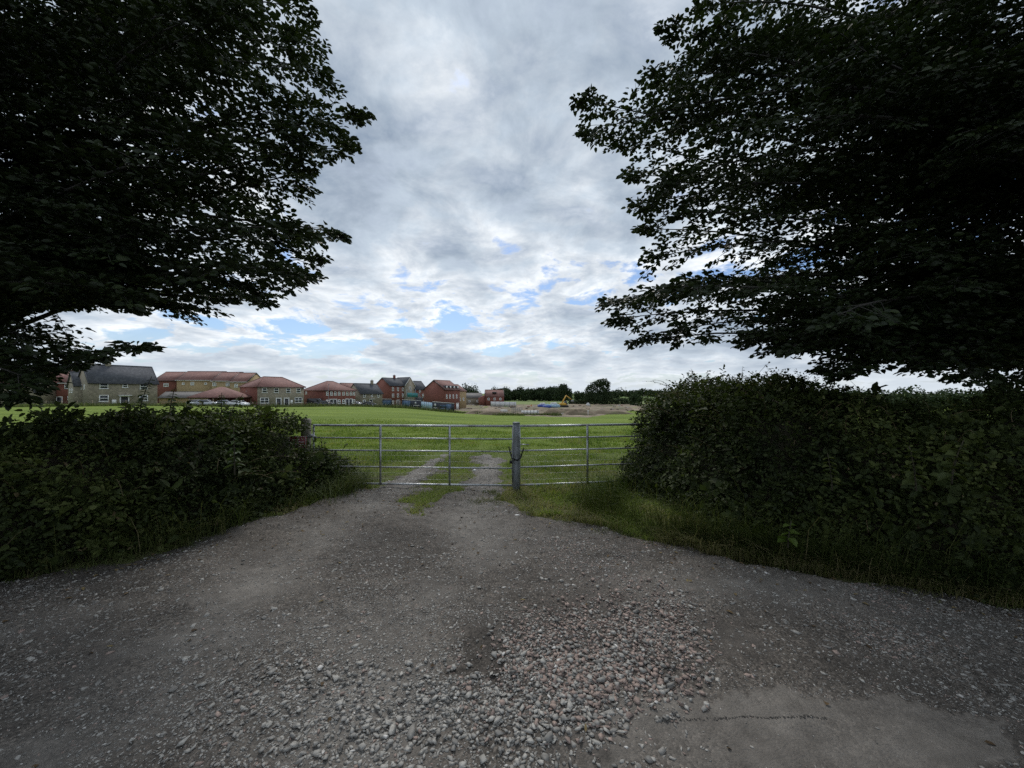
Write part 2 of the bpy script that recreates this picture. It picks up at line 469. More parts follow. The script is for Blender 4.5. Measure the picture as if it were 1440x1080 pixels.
PROTO = []
for q in range(26):
    rq = np.random.default_rng(900 + q); bm = bmesh.new()
    for v in nrm(rq.normal(0, 1, (11, 3))) * rq.uniform(.75, 1.15, (11, 1)): bm.verts.new(v)
    res = bmesh.ops.convex_hull(bm, input=bm.verts); bmesh.ops.delete(bm, geom=[g_ for g_ in res['geom_interior'] if isinstance(g_, bmesh.types.BMVert)], context='VERTS')
    bmesh.ops.triangulate(bm, faces=bm.faces); bm.verts.index_update()
    PROTO.append((np.array([v.co[:] for v in bm.verts]), np.array([[v.index for v in f_.verts] for f_ in bm.faces]))); bm.free()


def stones(acc, X, Y, size, tint, V0, F0, flat=.6, sink=.25):
    """angular chips lying on the track"""
    if V0 is IV:
        which = rng.integers(0, len(PROTO), len(X))
        for q, (pv_, pf_) in enumerate(PROTO):
            k = which == q
            if k.any(): chips(acc, X[k], Y[k], size[k], tint[k], pv_, pf_, flat, sink, 0.)
    else: chips(acc, X, Y, size, tint, V0, F0, flat, sink, .3)


def chips(acc, X, Y, size, tint, V0, F0, flat, sink, jit):
    n = len(X); k = len(V0)
    V = V0[None] * (1 + rng.uniform(-jit, jit, (n, k, 1))) if jit else np.repeat(V0[None], n, 0)
    V = V * np.stack([rng.uniform(.8, 1.4, n), rng.uniform(.55, 1.0, n), rng.uniform(.28, .62, n) * flat / .6], -1)[:, None]
    az = rng.uniform(0, TAU, n); tl = rng.normal(0, .2, n)
    c, s = np.cos(az)[:, None], np.sin(az)[:, None]; ct, st = np.cos(tl)[:, None], np.sin(tl)[:, None]
    x, y, z = V[..., 0], V[..., 1], V[..., 2]
    x, z = x * ct + z * st, -x * st + z * ct
    x, y = x * c - y * s, x * s + y * c
    V = np.stack([x, y, z], -1) * (size / 2)[:, None, None]
    zz = track_z(X, Y) + size * sink * .5
    V = V + np.stack([X, Y, zz], -1)[:, None]
    f = (np.arange(n)[:, None, None] * k + F0[None]).reshape(-1, 3)
    acc.add(V.reshape(-1, 3), f, np.repeat(tint, k))


def grey(n, pink=.02, mid=.42):
    t = np.clip(rng.normal(mid, .16, n), 0, .70)
    t = np.where(rng.random(n) < .012, .775, t)
    return np.where(rng.random(n) < pink, rng.uniform(.82, 1, n), t)


acc = Acc()
# big chips: region A and B
def scatter(n, x0, x1, y0, y1, fn):
    X = rng.uniform(x0, x1, n); Y = rng.uniform(y0, y1, n)
    px, py = pix(X, Y); k = fn(X, Y, px, py) & (track(X, Y) > .02)
    return X[k], Y[k], px[k], py[k]


def field(P, X, Y, reach, seed):
    """1 well inside the polygon, falling to 0 over `reach` pixels outside, ragged"""
    px, py = pix(X, Y); tot = 0
    q = np.random.default_rng(seed)
    for k in range(10):
        a_ = q.uniform(0, TAU); rr = reach * math.sqrt(q.random())
        tot = tot + soft(P, px + rr * math.cos(a_), py + rr * .6 * math.sin(a_), seed)
    return tot / 10 * (.55 + .9 * np.clip((fbm(X * 5, Y * 5, seed + 60, 3) - .3) * 2, 0, .5) * 1.1)


def sizes(n, mean, sig, lo, hi): return np.clip(mean * np.exp(rng.normal(0, sig, n)), lo, hi)


X, Y, px, py = scatter(90000, -3.2, 1.2, 1.35, 3.8, lambda X, Y, px, py: rng.random(X.shape) < field(POLY_A, X, Y, 150, 1) * (1 - .9 * soft(POLY_E, px, py, 6)))
near = np.clip((py - 850) / 200, 0, 1) * np.clip((px + 100) / 800, .35, 1)
stones(acc, X, Y, sizes(len(X), 1, .48, .4, 2.8) * (.0072 + .0105 * near), grey(len(X), .04, .54), IV, IF, .46, .12)
X, Y, px, py = scatter(27000, -.4, 1.6, 1.7, 3.4, lambda X, Y, px, py: rng.random(X.shape) < field(POLY_B, X, Y, 85, 2))
near = np.clip((py - 840) / 130, 0, 1)
stones(acc, X, Y, sizes(len(X), 1, .50, .4, 2.6) * (.0078 + .0122 * near), grey(len(X), .55, .56), IV, IF, .5, .3)
stones(acc, X + rng.normal(0, .01, len(X)), Y + rng.normal(0, .01, len(X)), sizes(len(X), .0085, .35, .004, .018), np.where(rng.random(len(X)) < .5, rng.uniform(.82, 1, len(X)), grey(len(X), 0) + .05), OV, OF, .6, .35)
k = rng.random(len(X)) < .10
stones(acc, X[k], Y[k], sizes(k.sum(), .031, .24, .018, .055), grey(k.sum(), .45, .56), IV, IF, .5, .7)
X, Y, px, py = scatter(2600, -2.2, .9, 1.4, 2.3, lambda X, Y, px, py: rng.random(X.shape) < field(POLY_A, X, Y, 60, 1) * np.clip((px - 150) / 500, 0, 1))
stones(acc, X, Y, sizes(len(X), .029, .28, .016, .058), grey(len(X), .04, .58), IV, IF, .46, .6)
# medium chips everywhere, in drifts
def med(X, Y, px, py):
    d = fbm(X * 1.3 + .8 * Y, Y * 2.1 - .35 * X, 51, 4)
    p = np.clip((d - .40) * 5, .06, 1)
    p = np.where(soft(POLY_D, px, py, 5), .012, p); p = np.where(soft(POLY_E, px, py, 6), .03, p)
    return rng.random(X.shape) < p
X, Y, px, py = scatter(90000, -6, 6, 1.3, 6.8, med)
stones(acc, X, Y, sizes(len(X), .0128, .52, .005, .055), grey(len(X), .07, .52), IV, IF, .45, .05)
def fine(X, Y, px, py):
    p = np.clip((fbm(X * 1.1 + .5 * Y, Y * 2.1, 61, 4) - .37) * 4, .06, 1)
    p = np.where(soft(POLY_D, px, py, 5), .02, p); p = np.where(soft(POLY_E, px, py, 6), .15, p)
    return rng.random(X.shape) < p
X, Y, px, py = scatter(300000, -6, 5, 1.3, 7.5, fine)
stones(acc, X, Y, sizes(len(X), .0072, .36, .004, .02), grey(len(X), .05) + .06, OV, OF, .5, .1)
X, Y, px, py = scatter(14000, -3, 1, 6.0, 10.8, lambda X, Y, px, py: X < 5)
stones(acc, X, Y, sizes(len(X), .016, .45, .007, .06), np.clip(grey(len(X), .0) + .12, 0, .77), IV, IF, .5, .1)
# pinkish grit trailing away to the right of the pile
X, Y, px, py = scatter(26000, .1, 3, 2.3, 4.2, lambda X, Y, px, py: rng.random(X.shape) < np.clip((fbm(X * 2, Y * 2, 71, 3) - .5) * 5, 0, .8))
stones(acc, X, Y, sizes(len(X), .012, .42, .006, .04), grey(len(X), .42), OV, OF, .5, .1)
X, Y, px, py = scatter(2600, -5, 5, 1.3, 6.5, lambda X, Y, px, py: rng.random(X.shape) < np.clip(.9 - track(X, Y) * .45, .08, .9))
LIT = (X, Y)
# crumbs of dark earth along an old rut edge across the smooth patch
X = rng.uniform(.45, 2.45, 650); Y = 1.79 + .045 * X + .03 * (vn(X * 4, X * 0, 4) - .5) + rng.normal(0, .004, 650)
k = vn(X * 5, X * 0, 9) > .42; X, Y = X[k], Y[k]
stones(acc, X, Y, sizes(len(X), .0065, .4, .003, .015), np.full(len(X), .04), OV, OF, .5, .2)
acc.build('gravel', M['chips'], kind='stuff')
acc = Acc(); X, Y = LIT; n = len(X)
P = np.stack([X, Y, track_z(X, Y) + .008], 1); D = np.stack([*rng.normal(0, 1, (2, n)), rng.normal(0, .15, n)], 1)
acc.leaves(P, D, np.array([0, 0, 1.]) + rng.normal(0, .25, (n, 3)), rng.uniform(.02, .05, n), rng.uniform(.012, .03, n), rng.random(n))
acc.build('leaf_litter', leafmat('dead_leaf', [(0, (.045, .03, .018)), (.6, (.12, .08, .04)), (1, (.20, .16, .075))], 0, .8, .2), kind='stuff')

# ------------------------------------------------------------------ grass
acc = Acc(); rng = np.random.default_rng(7)
def tufts(n, x0, x1, y0, y1, h, w, prob=None):
    Y = y0 + (y1 - y0) * rng.random(n) ** 1.25; X = (rng.random(n) * (x1 - x0) + x0)
    return X, Y
def add_blades(X, Y, h, w, lean, tint, az=None):
    n = len(X)
    az = rng.uniform(0, TAU, n) if az is None else rng.normal(az, .75, n)
    P = np.stack([X, Y, gz(X, Y) - .01], 1)
    acc.blades(P, h * np.exp(rng.normal(0, .3, n)), w * rng.uniform(.7, 1.3, n), az, np.clip(rng.normal(lean, .2, n), .05, .95), np.clip(tint + rng.normal(0, .16, n), 0, 1))
# pasture just beyond the gate, in patches of different height
n = 190000
Y = 5.0 + 25 * rng.random(n) ** 1.7; X = (rng.random(n) - .5) * 2 * (1.0 + .72 * Y) - .2
d = track(X, Y); k = (d < .06) & (rng.random(n) < np.clip(.45 - d * 1.5, .25, 1)) & (rng.random(n) < np.clip((31 - Y) / 15, 0, 1))
X, Y, d = X[k], Y[k], d[k]
clump = fbm(X * 1.1, Y * 1.1, 91, 3)
h = (.04 + .10 * np.clip((clump - .38) * 2.6, 0, 1)) * np.clip(.45 - d * .8, .4, 1.0)
yel = np.clip((fbm(X * 1.7, Y * 1.7, 97, 3) - .52) * 3, 0, .5)
w = .006 + .0009 * Y
add_blades(X, Y, h, w, .55, .36 + yel + .28 * np.clip((9.5 - Y) / 3, 0, 1))
n = 9000   # the grassy crown between the wheel ruts
Y = rng.uniform(5.0, 10, n); X = -1.3 + rng.normal(0, .28, n); k = track(X, Y) < .10; X, Y = X[k], Y[k]
add_blades(X, Y, np.full(len(X), .055), .007, .75, .60 + .35 * vn(X * 3, Y * 3, 6))
# verge in front of the right-hand gate: short trodden grass mixed with dry stalks
n = 26000
Y = 2.4 + 4.3 * rng.random(n); X = np.interp(Y, _RY, _RX) + rng.random(n) ** 1.4 * np.interp(Y, [2.4, 4, 6.5], [.7, 1.2, 2.6])
d = track(X, Y); k = d < .06; X, Y = X[k], Y[k]
dry = np.clip((fbm(X * 1.4 + 3, Y * 1.4, 103, 3) - .40) * 4, 0, .55) + .18
k = rng.random(len(X)) < np.clip(.25 - d[k] * 2.5, .3, 1) * np.clip((fbm(X * 2.3, Y * 2.3, 107, 3) - .2) * 3, .25, 1); X, Y, dry = X[k], Y[k], dry[k]
add_blades(X, Y, .05 + .05 * vn(X * 3, Y * 3, 9), .0075, .75, .36 + dry)
acc.build('grass', M['grass'], kind='stuff')

acc = Acc()
# long verge grass along the foot of the right-hand hedge, thick where it is uncut, thin and dry at the track
n = 15000
Y = 1.8 + 4.9 * rng.random(n); o = rng.random(n) ** .8
X = np.interp(Y, _RY, _RX) + np.interp(Y, [2, 3.5, 4.5, 6.5], [.0, .0, .12, 1.5]) + o * np.interp(Y, [2, 3.5, 4.5, 6.5], [.60, .60, .85, .75])
cl = fbm(X * 2.4, Y * 2.4, 3, 3); k = rng.random(n) < np.clip((cl - .28) * 3.2, .05, 1) * np.interp(Y, [3.8, 4.8], [1, .35]); X, Y, o, cl = X[k], Y[k], o[k], cl[k]
dry = np.clip((fbm(X * 1.6, Y * 1.6, 33, 3) - .50) * 4, -.2, .4) + .12 * (o < .25)
add_blades(X, Y, (.09 + .36 * o) * (.5 + cl), .0055, .86, .22 + dry, 3.9)
n = 3200
Y = 2.2 + 3.6 * rng.random(n); X = np.interp(Y, _RY, _RX) + rng.normal(.07, .12, n)
k = fbm(X * 2, Y * 2, 38, 3) > .45; X, Y = X[k], Y[k]
add_blades(X, Y, np.full(len(X), .24), .0045, .95, .74 + .2 * rng.random(len(X)), 3.9)
# taller stalks leaning out of both hedges
n = 1500
Y = 2.0 + 4.2 * rng.random(n); X = np.interp(Y, _RY, _RX) + np.interp(Y, [2, 3.5, 4.5, 6.5], [.5, .5, .65, 1.8]) + rng.normal(0, .18, n)
add_blades(X, Y, rng.uniform(.4, .85, n), .0045, .85, .3 + .4 * rng.random(n), 3.9)
n = 1300
Y = 1.6 + 5.0 * rng.random(n); X = np.interp(Y, _LY, _LX) - np.abs(rng.normal(0, .20, n)) + .06
k = fbm(X * 1.7, Y * 1.7, 44, 3) > np.where(Y > 5.2, .40, .53); X, Y = X[k], Y[k]
add_blades(X, Y, .22 + .4 * vn(X * 2, Y * 2, 5), .005, .88, .28 + np.clip((fbm(X * 1.3, Y * 1.3, 35, 3) - .45) * 3, -.2, .4), -.6)
n = 1300
X = rng.normal(-2.75, .16, n); Y = rng.normal(6.4, .4, n)
add_blades(X, Y, np.full(n, .32), .0065, .75, .5)
n = 9000
sd_ = rng.random(n) < .6; Y = 2.0 + 4.3 * rng.random(n); q = np.abs(rng.normal(0, .22, n))
X = np.where(sd_, np.interp(Y, _RY, _RX) - q, np.interp(Y, _LY, _LX) + q * .7)
k = fbm(X * 3.2, Y * 3.2, 144, 3) > .55; X, Y = X[k], Y[k]
add_blades(X, Y, np.full(len(X), .055), .0055, .7, .35 + .45 * vn(X * 2.5, Y * 2.5, 8))
acc.build('verge_grass', M['verge'], kind='stuff')


# ------------------------------------------------------------------ beech trees over the gateway
def rotz(v, a):
    c, s = math.cos(a), math.sin(a)
    return np.array([v[0] * c - v[1] * s, v[0] * s + v[1] * c, v[2]])


def bez(a, b, c, d, t):
    t = np.asarray(t)[:, None]
    return (1 - t) ** 3 * a + 3 * (1 - t) ** 2 * t * b + 3 * (1 - t) * t * t * c + t ** 3 * d


class Beech:
    def __init__(s, base, lean, height, rad, ok, seed):
        s.r = np.random.default_rng(seed); s.ok = ok
        s.wood = Acc(); s.LP = []; s.LD = []; s.LU = []; s.LL = []
        t = np.linspace(0, 1, 12)
        s.tz = t * height
        s.axis = np.stack([base[0] + lean[0] * t + .12 * np.sin(t * 5), base[1] + lean[1] * t + .1 * np.cos(t * 4), base[2] + s.tz], 1)
        R = rad * (1 - .86 * t); R[0] *= 1.5
        s.trad = R
        s.wood.tube(s.axis, R, 12)
        s.base = np.array(base)

    def trunk_at(s, z):
        return np.array([np.interp(z, s.axis[:, 2], s.axis[:, k]) for k in range(3)])

    def spray(s, p, d, L, leaf, step=.048):
        r = s.r
        p = np.asarray(p).reshape(3)
        d = d / np.linalg.norm(d)
        end = p + d * L + np.array([0, 0, -.06 * L])
        if not s.ok(end): return False
        s.wood.tube(np.array([p, p + d * L * .5, end]), [.005, .0035, .0015], 3, cap=False)
        side = np.cross(d, [0, 0, 1.]); side /= max(np.linalg.norm(side), 1e-6); up = np.cross(side, d)
        axes = [(p, d, L)]
        for q in np.arange(.22, .92, .16):
            for sg in (-1, 1):
                if r.random() < .82:
                    dd = d * .62 + sg * side * .75 + up * r.normal(0, .12); dd /= np.linalg.norm(dd)
                    axes.append((p + d * L * (q + r.uniform(-.05, .05)), dd, L * (.42 - .25 * q) * r.uniform(.7, 1.2)))
        for (o, a, l) in axes:
            n = max(2, int(l / step)); t = (np.arange(n) + r.random(n) * .6) / n
            P = o + a * (t * l)[:, None] + np.array([0, 0, -.06 * L])
            P[:, 2] += r.normal(0, .02, n)
            sg = np.where(np.arange(n) % 2, 1, -1)[:, None]
            D = a * .6 + sg * (np.cross(up, a))[None] * .8 + r.normal(0, .28, (n, 3)); D[-1] = a
            U = up + r.normal(0, .62, (n, 3))
            s.LP.append(P); s.LD.append(D); s.LU.append(U); s.LL.append(leaf * r.uniform(.7, 1.15, n))
            if len(axes) < 40 and l > .18 and a is not d:
                pass
        return True

    def bough(s, tip, leaf=.080, rad=.034, t0=.2, gap=.135, step=.048, sag=.5):
        r = s.r; tip = np.asarray(tip, float)
        hd = math.hypot(tip[0] - s.base[0], tip[1] - s.base[1])
        z = np.clip(tip[2] + r.uniform(-.42, .05) * hd, s.base[2] + 1.5 + r.random(), s.axis[-1, 2] * .93)
        a = s.trunk_at(z)
        h = tip - a
        b = a + h * .33 + np.array([r.normal(0, .25), r.normal(0, .25), .22 * hd * sag + r.normal(0, .1)])
        c = a + h * .70 + np.array([r.normal(0, .3), r.normal(0, .3), .16 * hd * sag + r.normal(0, .12)])
        t = np.linspace(0, 1, 11); P = bez(a, b, c, tip, t); wob = np.sin(t * r.uniform(7, 13) + r.uniform(0, 6))[:, None] * np.array([r.normal(0, .05), r.normal(0, .05), r.normal(0, .05)]) * (1 - t)[:, None]; P = P + wob
        L = np.linalg.norm(np.diff(P, axis=0), axis=1).sum()
        rd = rad * (1 - t) ** .8 * min(1, L / 4) + .003
        m_ = len(P)
        for q in range(4, len(P)):
            if not s.ok(P[q]): m_ = q; break
        tmax = t[m_ - 1]
        s.wood.tube(P[:m_], rd[:m_] * np.where(np.arange(m_) == m_ - 1, .4, 1), 6)
        tt = np.arange(t0, 1.0, gap / L); sg = 1
        Q = bez(a, b, c, tip, tt); T = bez(a, b, c, tip, np.minimum(tt + .02, 1.02)) - Q
        for k in range(len(tt)):
            if tt[k] > tmax: break
            T_ = T[k] / np.linalg.norm(T[k]); sg = -sg
            d = rotz(T_, sg * r.uniform(.55, 1.2)); d[2] = d[2] * .5 + r.normal(-.10, .26)
            Ls = (.40 + .75 * (1 - tt[k])) * r.uniform(.6, 1.15)
            for _ in range(3):
                if s.spray(Q[k], d, Ls, leaf, step): break
                Ls *= .6
        if tmax < 1: return
        e = tip - bez(a, b, c, tip, [.93])[0]
        for ang in (0, .5, -.5):
            for Ls in (r.uniform(.3, .5), .22, .14):
                if s.spray(bez(a, b, c, tip, [.96 if ang else .985])[0], rotz(e / np.linalg.norm(e), ang), Ls, leaf, step): break

    def build(s, name, label):
        root = thing(name, label, 'tree', s.base)
        off = s.base
        w = s.wood; w.v = [v - off for v in w.v]
        w.build('trunk', M['bark'], root, smooth=True)
        P = np.concatenate(s.LP); D = np.concatenate(s.LD); U = np.concatenate(s.LU); L = np.concatenate(s.LL)
        k = np.linalg.norm(P - np.array([0, 0, CH]), axis=1) > 1.7
        P, D, U, L = P[k], D[k], U[k], L[k]
        # a low patch of variation so some sprays are lighter than others
        t = np.clip(.30 + .45 * (fbm(P[:, 0] * .9 + P[:, 2] * .3, P[:, 1] * .9 + P[:, 2], 3, 3) - .3) + s.r.normal(0, .15, len(P)), 0, 1)
        acc = Acc(); acc.leaves(P - off, D, U, L, L * s.r.uniform(.55, .72, len(L)), t)
        acc.build('crown', M['beech'], root)
        print(name, 'leaves', len(P))


LPOLY = [(405, -2200), (400, -60), (438, 0), (436, 40), (452, 62), (462, 100), (455, 130), (518, 158), (512, 178), (480, 188), (498, 210), (470, 222),
         (432, 222), (440, 252), (408, 243), (442, 272), (425, 290), (475, 318), (482, 335), (455, 348), (458, 370), (425, 372), (445, 392), (418, 400),
         (388, 405), (372, 432), (345, 438), (334, 456), (312, 446), (275, 446), (252, 424), (205, 428), (160, 418), (110, 424), (70, 416), (30, 424), (0, 430), (-60, 440), (-60, 462), (0, 470), (60, 478), (130, 486), (200, 482), (206, 492), (140, 500), (100, 512), (70, 535), (30, 560), (0, 575), (-400, 600), (-6000, 700), (-6000, -2200)]
RPOLY = [(1000, -2200), (990, -60), (985, 8), (1005, 40), (975, 50), (930, 28), (924, 36), (952, 72), (968, 95), (905, 100), (902, 118), (925, 145), (895, 165),
         (850, 145), (805, 130), (806, 145), (840, 170), (815, 190), (850, 210), (900, 205), (910, 225), (878, 245), (898, 262), (888, 285), (908, 305),
         (895, 335), (910, 370), (905, 395), (870, 405), (838, 425), (860, 440), (850, 455), (885, 468), (898, 490), (930, 468), (965, 462), (950, 495), (975, 492), (1010, 455), (1060, 440), (1062, 470), (1040, 492), (1085, 478), (1110, 505), (1150, 512), (1165, 530), (1210, 528), (1240, 505), (1300, 515), (1360, 532), (1440, 540), (1900, 575), (6000, 700), (6000, -2200)]


def mk_ok(poly):
    def ok(p):
        if p[1] < .25: return p[2] > 2.6
        px = 720 + F * p[0] / p[1]; py = HZ - F * (p[2] - CH) / p[1]
        return inpoly(px, py, poly) or any(inpoly(px + i, py + j, poly) for i, j in ((13, 0), (-13, 0), (0, 13), (0, -13)))
    return ok


def fill_tips(r, poly, n, x0, x1, y0, y1, d0, d1):
    out = []
    while len(out) < n:
        px = r.uniform(x0, x1); py = r.uniform(y0, y1)
        if inpoly(px, py, poly): out.append(at(px, py, r.uniform(d0, d1)))
    return out


r = np.random.default_rng(21)
T = Beech((-8.6, 5.3, 0), (.9, .2), 13.5, .33, mk_ok(LPOLY), 3)
for (px, py, D) in [(430, 12, 5.6), (432, 55, 5.4), (452, 105, 5.2), (508, 164, 5.0), (470, 184, 5.2), (490, 208, 4.8), (428, 236, 5.0), (434, 266, 5.4), (474, 328, 4.6), (448, 362, 4.8), (436, 390, 4.4),
                    (384, 425, 4.6), (334, 456, 4.2), (272, 448, 4.4), (240, 425, 5), (190, 434, 4.1), (130, 420, 4.2), (50, 535, 3.5), (10, 555, 3.8), (15, 490, 4), (380, 330, 4.6), (400, 150, 5.6), (410, 60, 4.6), (330, 400, 4.4)]:
    T.bough(at(px, py, D))
T.bough(at(206, 488, 3.6), sag=-.02, t0=.35, gap=.2); T.bough(at(120, 497, 3.9), sag=.0, t0=.35, gap=.18)
for p in fill_tips(r, LPOLY, 34, 0, 430, 0, 450, 3.6, 6.8): T.bough(p)
for p in fill_tips(r, LPOLY, 12, 0, 250, 250, 420, 3.6, 6.5): T.bough(p)
for k in range(44):  # high boughs, mostly out of view, thickened to shade the ground
    T.bough((r.uniform(-10, -2.2), r.uniform(-3.5, 9), r.uniform(6, 11.5)), .13, .07, .3, .34, .10)
for k in range(44):  # mostly unseen boughs over and behind the camera, added for their shade
    T.bough((r.uniform(-10, -1.4), r.uniform(-5.5, 2.0), r.uniform(3.1, 6.5)), .12, .05, .25, .24, .085)
T.build('beech_tree', 'large dark beech spreading over the bramble hedge beside the wooden gate post')

T = Beech((8.7, 5.9, 0), (-.6, -.2), 14, .36, mk_ok(RPOLY), 8)
for (px, py, D) in [(990, 8, 5.6), (935, 36, 5.0), (1000, 48, 5.2), (964, 86, 5.4), (912, 110, 5.2), (816, 138, 5.0), (826, 186, 5.0), (880, 196, 5.3), (888, 246, 5.4), (900, 290, 5.2), (906, 322, 5.4), (915, 362, 5.2), (852, 426, 4.9), (866, 448, 5.0), (895, 480, 5.1), (890, 420, 5.5), (940, 465, 5.0), (958, 500, 4.9),
                    (1005, 480, 4.8), (1050, 470, 4.4), (1100, 490, 4.2), (1155, 520, 4.2), (1205, 522, 4.0), (1240, 500, 4.2), (1300, 508, 4.2), (1370, 528, 4.0), (1430, 535, 4.2), (1340, 490, 4.5), (960, 300, 5.0), (950, 160, 5.2), (970, 400, 4.8), (1090, 470, 4.6)]:
    T.bough(at(px, py, D))
for p in fill_tips(r, RPOLY, 54, 930, 1440, 0, 450, 3.8, 7.2): T.bough(p)
for p in fill_tips(r, RPOLY, 10, 1100, 1440, 360, 500, 3.6, 6.5): T.bough(p)
for k in range(50):  # upper crown largely out of frame, made denser for the shade it casts
    T.bough((r.uniform(2.4, 11), r.uniform(-3.5, 9.5), r.uniform(6, 11.5)), .13, .07, .3, .34, .10)
for k in range(50):  # boughs around and behind the camera, mostly unseen, added to darken the track sides
    T.bough((r.uniform(1.4, 11), r.uniform(-5.5, 2.2), r.uniform(3.1, 6.5)), .12, .05, .25, .24, .085)
T.build('beech_tree', 'large dark beech spreading over the tall hedge beyond the shorter gate')


# ------------------------------------------------------------------ hedges
def hedge(name, label, line, hts, depth, n, leaf, seed, prune=None, crest=()):
    r = np.random.default_rng(seed)
    line = np.asarray(line, float); seg = np.r_[0, np.cumsum(np.linalg.norm(np.diff(line, axis=0), axis=1))]
    Lt = seg[-1]
    def base(s): return np.stack([np.interp(s, seg, line[:, k]) for k in (0, 1)], -1)
    def frame(s):
        e = .15; t = base(np.minimum(s + e, Lt)) - base(np.maximum(s - e, 0)); t = nrm(t)
        return np.stack([t[..., 1], -t[..., 0]], -1)         # pointing away from the track
    pv = np.array([0, .16, .36, .52, .62, .80, 1.0]); po = np.array([0, .06, .18, .42, .72, .95, 1.0]); pz = np.array([0, .45, .85, 1.0, 1.02, .75, 0])
    def surf_pt(s, v, inset=0.):
        h = np.interp(s, seg, hts); dp = np.interp(s, seg, depth)
        nb = (fbm(s * 1.5 + seed, v * 6 + s * .2, seed, 4) - .5)
        hh = h * (1 + .48 * (fbm(s * 1.1, v * 2, seed + 2, 3) - .5))
        o = np.interp(v, pv, po) * dp; z = np.interp(v, pv, pz) * hh
        cz = .45 * h; co = .5 * dp
        k = 1 - inset / np.maximum(np.hypot(o - co, z - cz), .2)
        o = co + (o - co) * k; z = cz + (z - cz) * k
        o = o - nb * .5
        b = base(s); f = frame(s)
        P = np.stack([b[..., 0] + f[..., 0] * o, b[..., 1] + f[..., 1] * o, np.maximum(z, 0)], -1)
        C = np.stack([b[..., 0] + f[..., 0] * co, b[..., 1] + f[..., 1] * co, cz * .5], -1)
        return P, nrm(P - C)
    root = thing(name, label, 'hedge', (line[0, 0], line[0, 1], 0)); off = np.array([line[0, 0], line[0, 1], 0])
    # added solid dark hull, in place of inner twigs and dense leaves
    c = Acc()
    ss = np.linspace(0, Lt, 70); vv = np.linspace(0, 1, 26); SS, VV = np.meshgrid(ss, vv)
    P, _ = surf_pt(SS, VV, .20 + .10 * vn(SS * 6, VV * 30, 3))
    if prune: P[..., 2] = np.where(prune(P.reshape(-1, 3)).reshape(SS.shape), np.minimum(P[..., 2], .45), P[..., 2])
    nn = len(ss); i, j = np.meshgrid(np.arange(nn - 1), np.arange(len(vv) - 1)); q = j * nn + i
    c.add(P.reshape(-1, 3) - off, np.stack([q, q + 1, q + nn + 1, q + nn], -1).reshape(-1, 4))
    i = np.arange(len(vv))
    c.f.append((i * nn).reshape(1, -1)); c.f.append((i[::-1] * nn + nn - 1).reshape(1, -1))
    c.build('inner_hull', M['twig'], root)
    # leaves in short sprigs all over the outside
    a = Acc()
    ns = n // 7
    s = r.random(ns) * Lt; v = r.random(ns) ** 1.15 * .85
    end = r.random(ns) < .06
    s = np.where(end, r.random(ns) * .15, s)
    P, nn_ = surf_pt(s, v, np.abs(r.normal(0, .10, ns)))
    # close the ends
    ke = np.where(end)[0]
    ctr, _ = surf_pt(s[ke], np.full(len(ke), .3), .5)
    w = r.random((len(ke), 1)); P[ke] = P[ke] * w + ctr * (1 - w) * np.array([1, 1, 1.])
    D = nrm(nn_ * .55 + np.array([0, 0, .35]) + r.normal(0, .6, (ns, 3))); Ls = r.uniform(.08, .34, ns)
    U = nrm(nn_ * .6 + np.array([0, 0, .7]) + r.normal(0, .45, (ns, 3)))
    sd = nrm(np.cross(D, U))
    big = np.exp(r.normal(0, .38, ns)) * (.75 + .6 * fbm(P[:, 0] * 1.2, P[:, 1] * 1.2 + P[:, 2] * 1.4, seed + 9, 2))
    cut = prune(P) if prune else np.zeros(ns, bool); cut &= r.random(ns) < .985; P[cut, 2] = -3
    tint0 = np.clip(.34 + .75 * (fbm(P[:, 0] * 1.6 + P[:, 2], P[:, 1] * 1.6 + P[:, 2] * .7, seed + 5, 3) - .45) + r.normal(0, .1, ns), 0, .9)
    for k in range(7):
        t = (k + .6) / 7; sg = (1 if k % 2 else -1) if k < 6 else 0
        o = P + D * (Ls * t)[:, None] + np.array([0, 0, -1]) * (Ls * t * t * .3)[:, None]
        dd = D * .5 + sd * sg * .85 + r.normal(0, .3, (ns, 3)) + np.array([0, 0, -.15])
        uu = U + r.normal(0, .35, (ns, 3))
        l = leaf * big * r.uniform(.6, 1.2, ns)
        tt = np.clip(tint0 + r.normal(0, .12, ns), 0, .96); tt = np.where(r.random(ns) < .006, 1., tt)
        a.leaves(o - off, dd, uu, l, l * np.clip(.35 + .6 * fbm(P[:, 0] * 1.7 + 4, P[:, 1] * 1.7 + P[:, 2] * 1.9, seed + 21, 2), .3, .9) * r.uniform(.8, 1.2, ns), tt)
    # long arching canes that stand out from the mass
    for k in range(int(Lt * 14) + len(crest)):
        s0 = r.random() * Lt; v0 = r.uniform(.08, .66); cr = k >= int(Lt * 14)
        if cr: s0, v0 = crest[k - int(Lt * 14)]
        P0, n0 = surf_pt(np.array([s0]), np.array([v0]), .1); P0 = P0[0]; n0 = n0[0]
        L = r.uniform(.3, .8) * (1.0 if v0 < .45 else .6); d = nrm(n0 * .55 + np.array([0, 0, .8]) + r.normal(0, .3, 3))
        if prune and prune(P0[None])[0]: continue
        if cr: L = r.uniform(.35, .62); d = nrm(np.array([r.normal(0, .35), r.normal(0, .35), 1.]))
        t = np.linspace(0, 1, 7)[:, None]
        C = P0 + d * L * t + nrm(n0 * np.array([1, 1, 0]) + r.normal(0, .4, 3)) * L * .35 * t ** 2 + np.array([0, 0, -.45]) * L * t ** 2.2
        a.tube(C - off, np.linspace(.0045, .0016, 7), 4, tint=1.)
        m = int(L / (.055 if not cr else .045)); t = r.random(m) * .9 + .1
        q = np.stack([np.interp(t, np.linspace(0, 1, 7), C[:, i]) for i in range(3)], 1)
